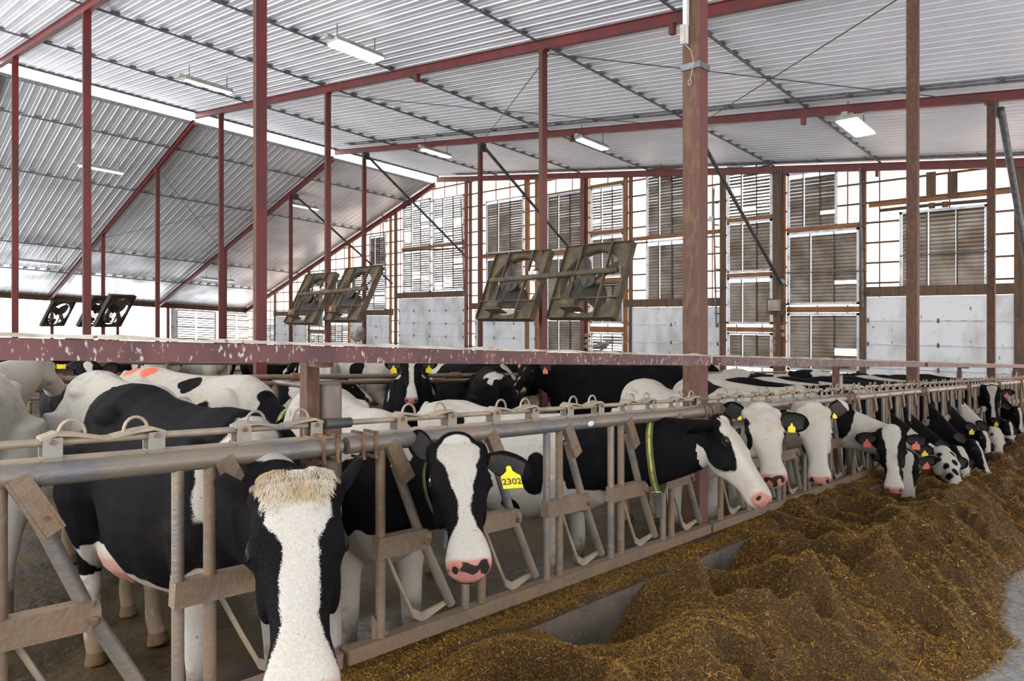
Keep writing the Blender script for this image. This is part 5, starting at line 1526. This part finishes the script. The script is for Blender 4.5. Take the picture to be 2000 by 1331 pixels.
MOUNDS=[px_ground(1000,1300,.42)+(.16,.20,.07),(-1.95,3.62,.14,.14,.13),px_ground(1350,1230,.42)+(.2,.3,.06)]
HJ=np.random.RandomState(4).uniform(-1,1,(40,4)); HJ[:,2:]=np.abs(HJ[:,2:])
def heap(x,y):
    """height above the alley datum"""
    w=1.44+.16*vnoise(y,y*0,5,.6)+.14*vnoise(x*.3+y,y,6,1.9)+.05*vnoise(x,y,41,7)
    u=x+2.2
    crest=.36+.10*vnoise(y,y*0+3,42,.9)
    uc=.80+.12*vnoise(y,y*0+7,43,.8)
    inner=.31+(crest-.31)*np.exp(-((u-uc)/.28)**2)
    t=np.clip((w-u)/np.maximum(w-uc,.05),-.3,1)
    outer=crest*np.where(t>0,t**.82,t*.5)
    h=np.where(u<uc,np.maximum(inner,.05),np.minimum(outer,crest))
    m=np.clip(t*3.5,0,1)
    xr=x+.10*vnoise(x,y,31,3); yr=y+.20*vnoise(x,y,32,2)
    # hollows nosed out by the cows, ridges between them
    for k in range(33):
        yk=1.75+.60*k+HJ[k,0]*.22; xk=-1.78+HJ[k,1]*.22; d=.17+.15*HJ[k,2]; ry=.20+.06*HJ[k,3]
        if k in (1,2): continue
        q=((xr-xk)/.27)**2+((yr-yk)/ry)**2
        h=h-d*np.exp(-q**1.5)+.07*np.exp(-((np.sqrt(q)-1.35)/.25)**2)
    # gullies down the outer flank
    g=1-np.abs(vnoise(y+.25*x+.15*vnoise(x,y,44,3),x*.45,45,3.6)*2)
    g2=1-np.abs(vnoise(y-.2*x,x*.7,46,7.5)*2)
    fl_=np.clip((u-uc+.25)/.3,0,1)*m
    h=h+(.19*(g**2-.4)+.08*(g2**2-.4))*fl_
    h=h+(.05*vnoise(x,y,3,6)+.035*vnoise(x,y,4,14)+.018*vnoise(x,y,7,34))*np.clip(m+.12,0,1)
    wc=np.exp(-(np.clip(x+2.15,0,9)/.15)**2)*np.clip((5.6-y)/.5,0,1)
    h=h*(1-wc)+(.325+.03*vnoise(x,y,3,6))*wc
    for (cx,cy,rx,ry,d) in SCOOPS: h-= d*np.exp(-((x-cx)/rx)**2-((y-cy)/ry)**2)
    for (cx,cy,rx,ry,d) in MOUNDS: h+= d*np.exp(-((x-cx)/rx)**2-((y-cy)/ry)**2)
    z=.10+h
    for (mw,_p,_s) in MUZ:
        if mw.y<7.0: lim=mw.z+G*mw.y-.13; r_=.24
        else: lim=mw.z+G*mw.y-.055; r_=.26
        d2=((x-mw.x)/r_)**2+((y-mw.y)/(r_*1.25))**2; d3=((x-(mw.x-.30))/.35)**2+((y-mw.y)/.35)**2
        cap=np.minimum(lim+.11*d2, lim+.10+.12*d3)
        z=np.minimum(z,np.maximum(cap,.13))
    # thin scatter over the curb top
    return z
def grid(x0,x1,y0,y1,dx,dy_growth,name):
    pass
ys=[-1.0]; 
while ys[-1]<YW-.3:
    ys.append(ys[-1]+.012+.006*max(0,ys[-1]-1.5))
ys=np.array(ys); xs_=np.linspace(-2.185,-.25,150)
XX,YY=np.meshgrid(xs_,ys,indexing='ij'); ZZ=heap(XX,YY)
ZZ=np.maximum(ZZ,.05)
# skirt down at the edges so the heap is a closed body
nx,ny=XX.shape
verts=np.stack([XX,YY,ZZ-G*YY],-1).reshape(-1,3)
idx=np.arange(nx*ny).reshape(nx,ny)
f4=np.stack([idx[:-1,:-1],idx[1:,:-1],idx[1:,1:],idx[:-1,1:]],-1).reshape(-1,4)
# curb-top spill : second sheet from the rail to the curb edge
xs2=np.linspace(-2.545,-2.185,40); X2,Y2=np.meshgrid(xs2,ys,indexing='ij')
edge=heap(np.full_like(Y2,-2.17),Y2)
far=np.clip((Y2-4.6)/1.2,0,1)
spill=.412+.035*vnoise(X2,Y2,21,5)+.02*vnoise(X2,Y2,22,15)+.012*vnoise(X2,Y2,7,34)
fade=np.clip((X2+2.545)/.36,0,1)
pile=np.clip(edge-.40,0,.3)
Z2=spill+pile*fade+far*.05*np.clip(1-np.abs(X2+2.35)/.2,0,1)-.02*(fade>.97)
bare=np.exp(-((Y2-2.62)/.30)**2)+np.exp(-((Y2-3.9)/.18)**2)+np.exp(-((Y2-1.55)/.12)**2)*0
Z2=np.maximum(Z2,.4135+.012*vnoise(X2,Y2,22,15))
v2=np.stack([X2,Y2,Z2-G*Y2],-1).reshape(-1,3); n0=len(verts)
idx2=np.arange(X2.size).reshape(X2.shape)+n0
g4=np.stack([idx2[:-1,:-1],idx2[1:,:-1],idx2[1:,1:],idx2[:-1,1:]],-1).reshape(-1,4)
# flakes
def flakes(n,ylo,yhi,L0,L1,seed):
    r=np.random.RandomState(seed)
    t=r.rand(n); y=ylo*(yhi/ylo)**t
    x=np.where(r.rand(n)<.82, r.uniform(-2.185,-.40,n), r.uniform(-2.52,-2.2,n))
    # a few strewn wider
    zt=heap(x,y); e2=.412+.035*vnoise(x,y,21,5)+.02*vnoise(x,y,22,15)
    eg=heap(np.full_like(y,-2.17),y)
    on=x<-2.19
    bare=np.exp(-((y-2.62)/.30)**2)+np.exp(-((y-3.9)/.18)**2)
    z=np.where(on,np.maximum(e2+.012*vnoise(x,y,7,34)+np.clip(eg-.40,0,.3)*np.clip((x+2.545)/.36,0,1)+np.clip((y-4.6)/1.2,0,1)*.05*np.clip(1-np.abs(x+2.35)/.2,0,1),.413),zt)
    keep=(np.where(on,1,(zt>.085+.03*r.rand(n))*1.0)+ (r.rand(n)<.16*np.exp(-np.clip(x+.95,0,9)/.12)))>0
    keep&=~(on&(x>-2.24)&(r.rand(n)<.7))
    x,y,z=x[keep],y[keep],z[keep]; n=len(x)
    z=np.maximum(z,.104)+.003
    th=r.uniform(0,2*np.pi,n); el=r.normal(0,.42,n); ro=r.uniform(-.9,.9,n)
    L=r.uniform(L0,L1,n)*(1+(y>4)*.5+ (y>8)*.8); w=L*r.uniform(.08,.22,n)
    d=np.stack([np.cos(th)*np.cos(el),np.sin(th)*np.cos(el),np.sin(el)],-1)
    s=np.stack([-np.sin(th)*np.cos(ro),np.cos(th)*np.cos(ro),np.sin(ro)],-1)
    c=np.stack([x,y,z-G*y],-1)
    q=np.stack([c-d*L[:,None]/2-s*w[:,None]/2,c+d*L[:,None]/2-s*w[:,None]/2*.6,c+d*L[:,None]/2+s*w[:,None]/2*.6,c-d*L[:,None]/2+s*w[:,None]/2],1)
    return q.reshape(-1,3)
fl=np.concatenate([flakes(760000,1.25,11,.006,.0165,1),flakes(16000,1.25,7,.012,.028,2),flakes(70000,5,22,.009,.024,3)])
n1=n0+len(v2)
fidx=(np.arange(len(fl))+n1).reshape(-1,4)
V=np.concatenate([verts,v2,fl]).astype(np.float32); F=np.concatenate([f4,g4,fidx]).astype(np.int32)
me=bpy.data.meshes.new('feed_heap')
me.vertices.add(len(V)); me.vertices.foreach_set('co',V.ravel())
me.loops.add(F.size); me.loops.foreach_set('vertex_index',F.ravel())
me.polygons.add(len(F)); me.polygons.foreach_set('loop_start',np.arange(0,F.size,4,dtype=np.int32)); 
me.polygons.foreach_set('material_index',np.concatenate([np.zeros(len(f4)+len(g4),dtype=np.int32),np.ones(len(fidx),dtype=np.int32)]))
sm=np.zeros(len(F),dtype=bool); me.polygons.foreach_set('use_smooth',sm)
me.update(calc_edges=True); me.validate()
rnd=me.attributes.new('tint','FLOAT','POINT')
tv=np.full(len(V),.4,dtype=np.float32); tv[n1:]=np.repeat(rs.rand(len(fidx)),4); rnd.data.foreach_set('value',tv)
def feed_mat(name,flake):
    m,nt,b=new_mat(name); N=nt.nodes; L=nt.links
    if flake:
        at=N.new('ShaderNodeAttribute'); at.attribute_name='tint'
        rp=N.new('ShaderNodeValToRGB'); el=rp.color_ramp.elements
        el[0].position=0; el[0].color=(0.052,0.022,0.003,1); el[1].position=1; el[1].color=(0.60,0.50,0.33,1)
        for p,c in ((.22,(0.12,0.054,0.006)),(.5,(0.225,0.112,0.014)),(.72,(0.32,0.168,0.024)),(.90,(0.43,0.25,0.06)),(.965,(0.52,0.24,0.02))):
            e=el.new(p); e.color=rgb(c)
        L.new(at.outputs['Fac'],rp.inputs['Fac']); L.new(rp.outputs['Color'],b.inputs['Base Color'])
        b.inputs['Roughness'].default_value=.6; b.inputs['Specular IOR Level'].default_value=.3
    else:
        n=N.new('ShaderNodeTexNoise'); n.inputs['Scale'].default_value=130; n.inputs['Detail'].default_value=8
        geo=N.new('ShaderNodeNewGeometry'); L.new(geo.outputs['Position'],n.inputs['Vector'])
        rp=N.new('ShaderNodeValToRGB'); el=rp.color_ramp.elements
        el[0].position=.35; el[0].color=(0.028,0.012,0.002,1); el[1].position=.7; el[1].color=(0.20,0.10,0.014,1); e=el.new(.52); e.color=(0.072,0.033,0.004,1)  # heap base darkened, painting in the shadow between the flakes
        L.new(n.outputs['Fac'],rp.inputs['Fac']); L.new(rp.outputs['Color'],b.inputs['Base Color']); b.inputs['Roughness'].default_value=.75
        bn=N.new('ShaderNodeBump'); bn.inputs['Strength'].default_value=1; bn.inputs['Distance'].default_value=.02; L.new(n.outputs['Fac'],bn.inputs['Height']); L.new(bn.outputs['Normal'],b.inputs['Normal'])
    return m
me.materials.append(feed_mat('chopped_feed_shaded',False)); me.materials.append(feed_mat('chopped_feed_flakes',True))
fo=bpy.data.objects.new('feed_heap',me); COL.objects.link(fo)
tag(fo,'long heap of golden brown chopped feed lying along the curb in front of the cows','feed',None,'stuff')
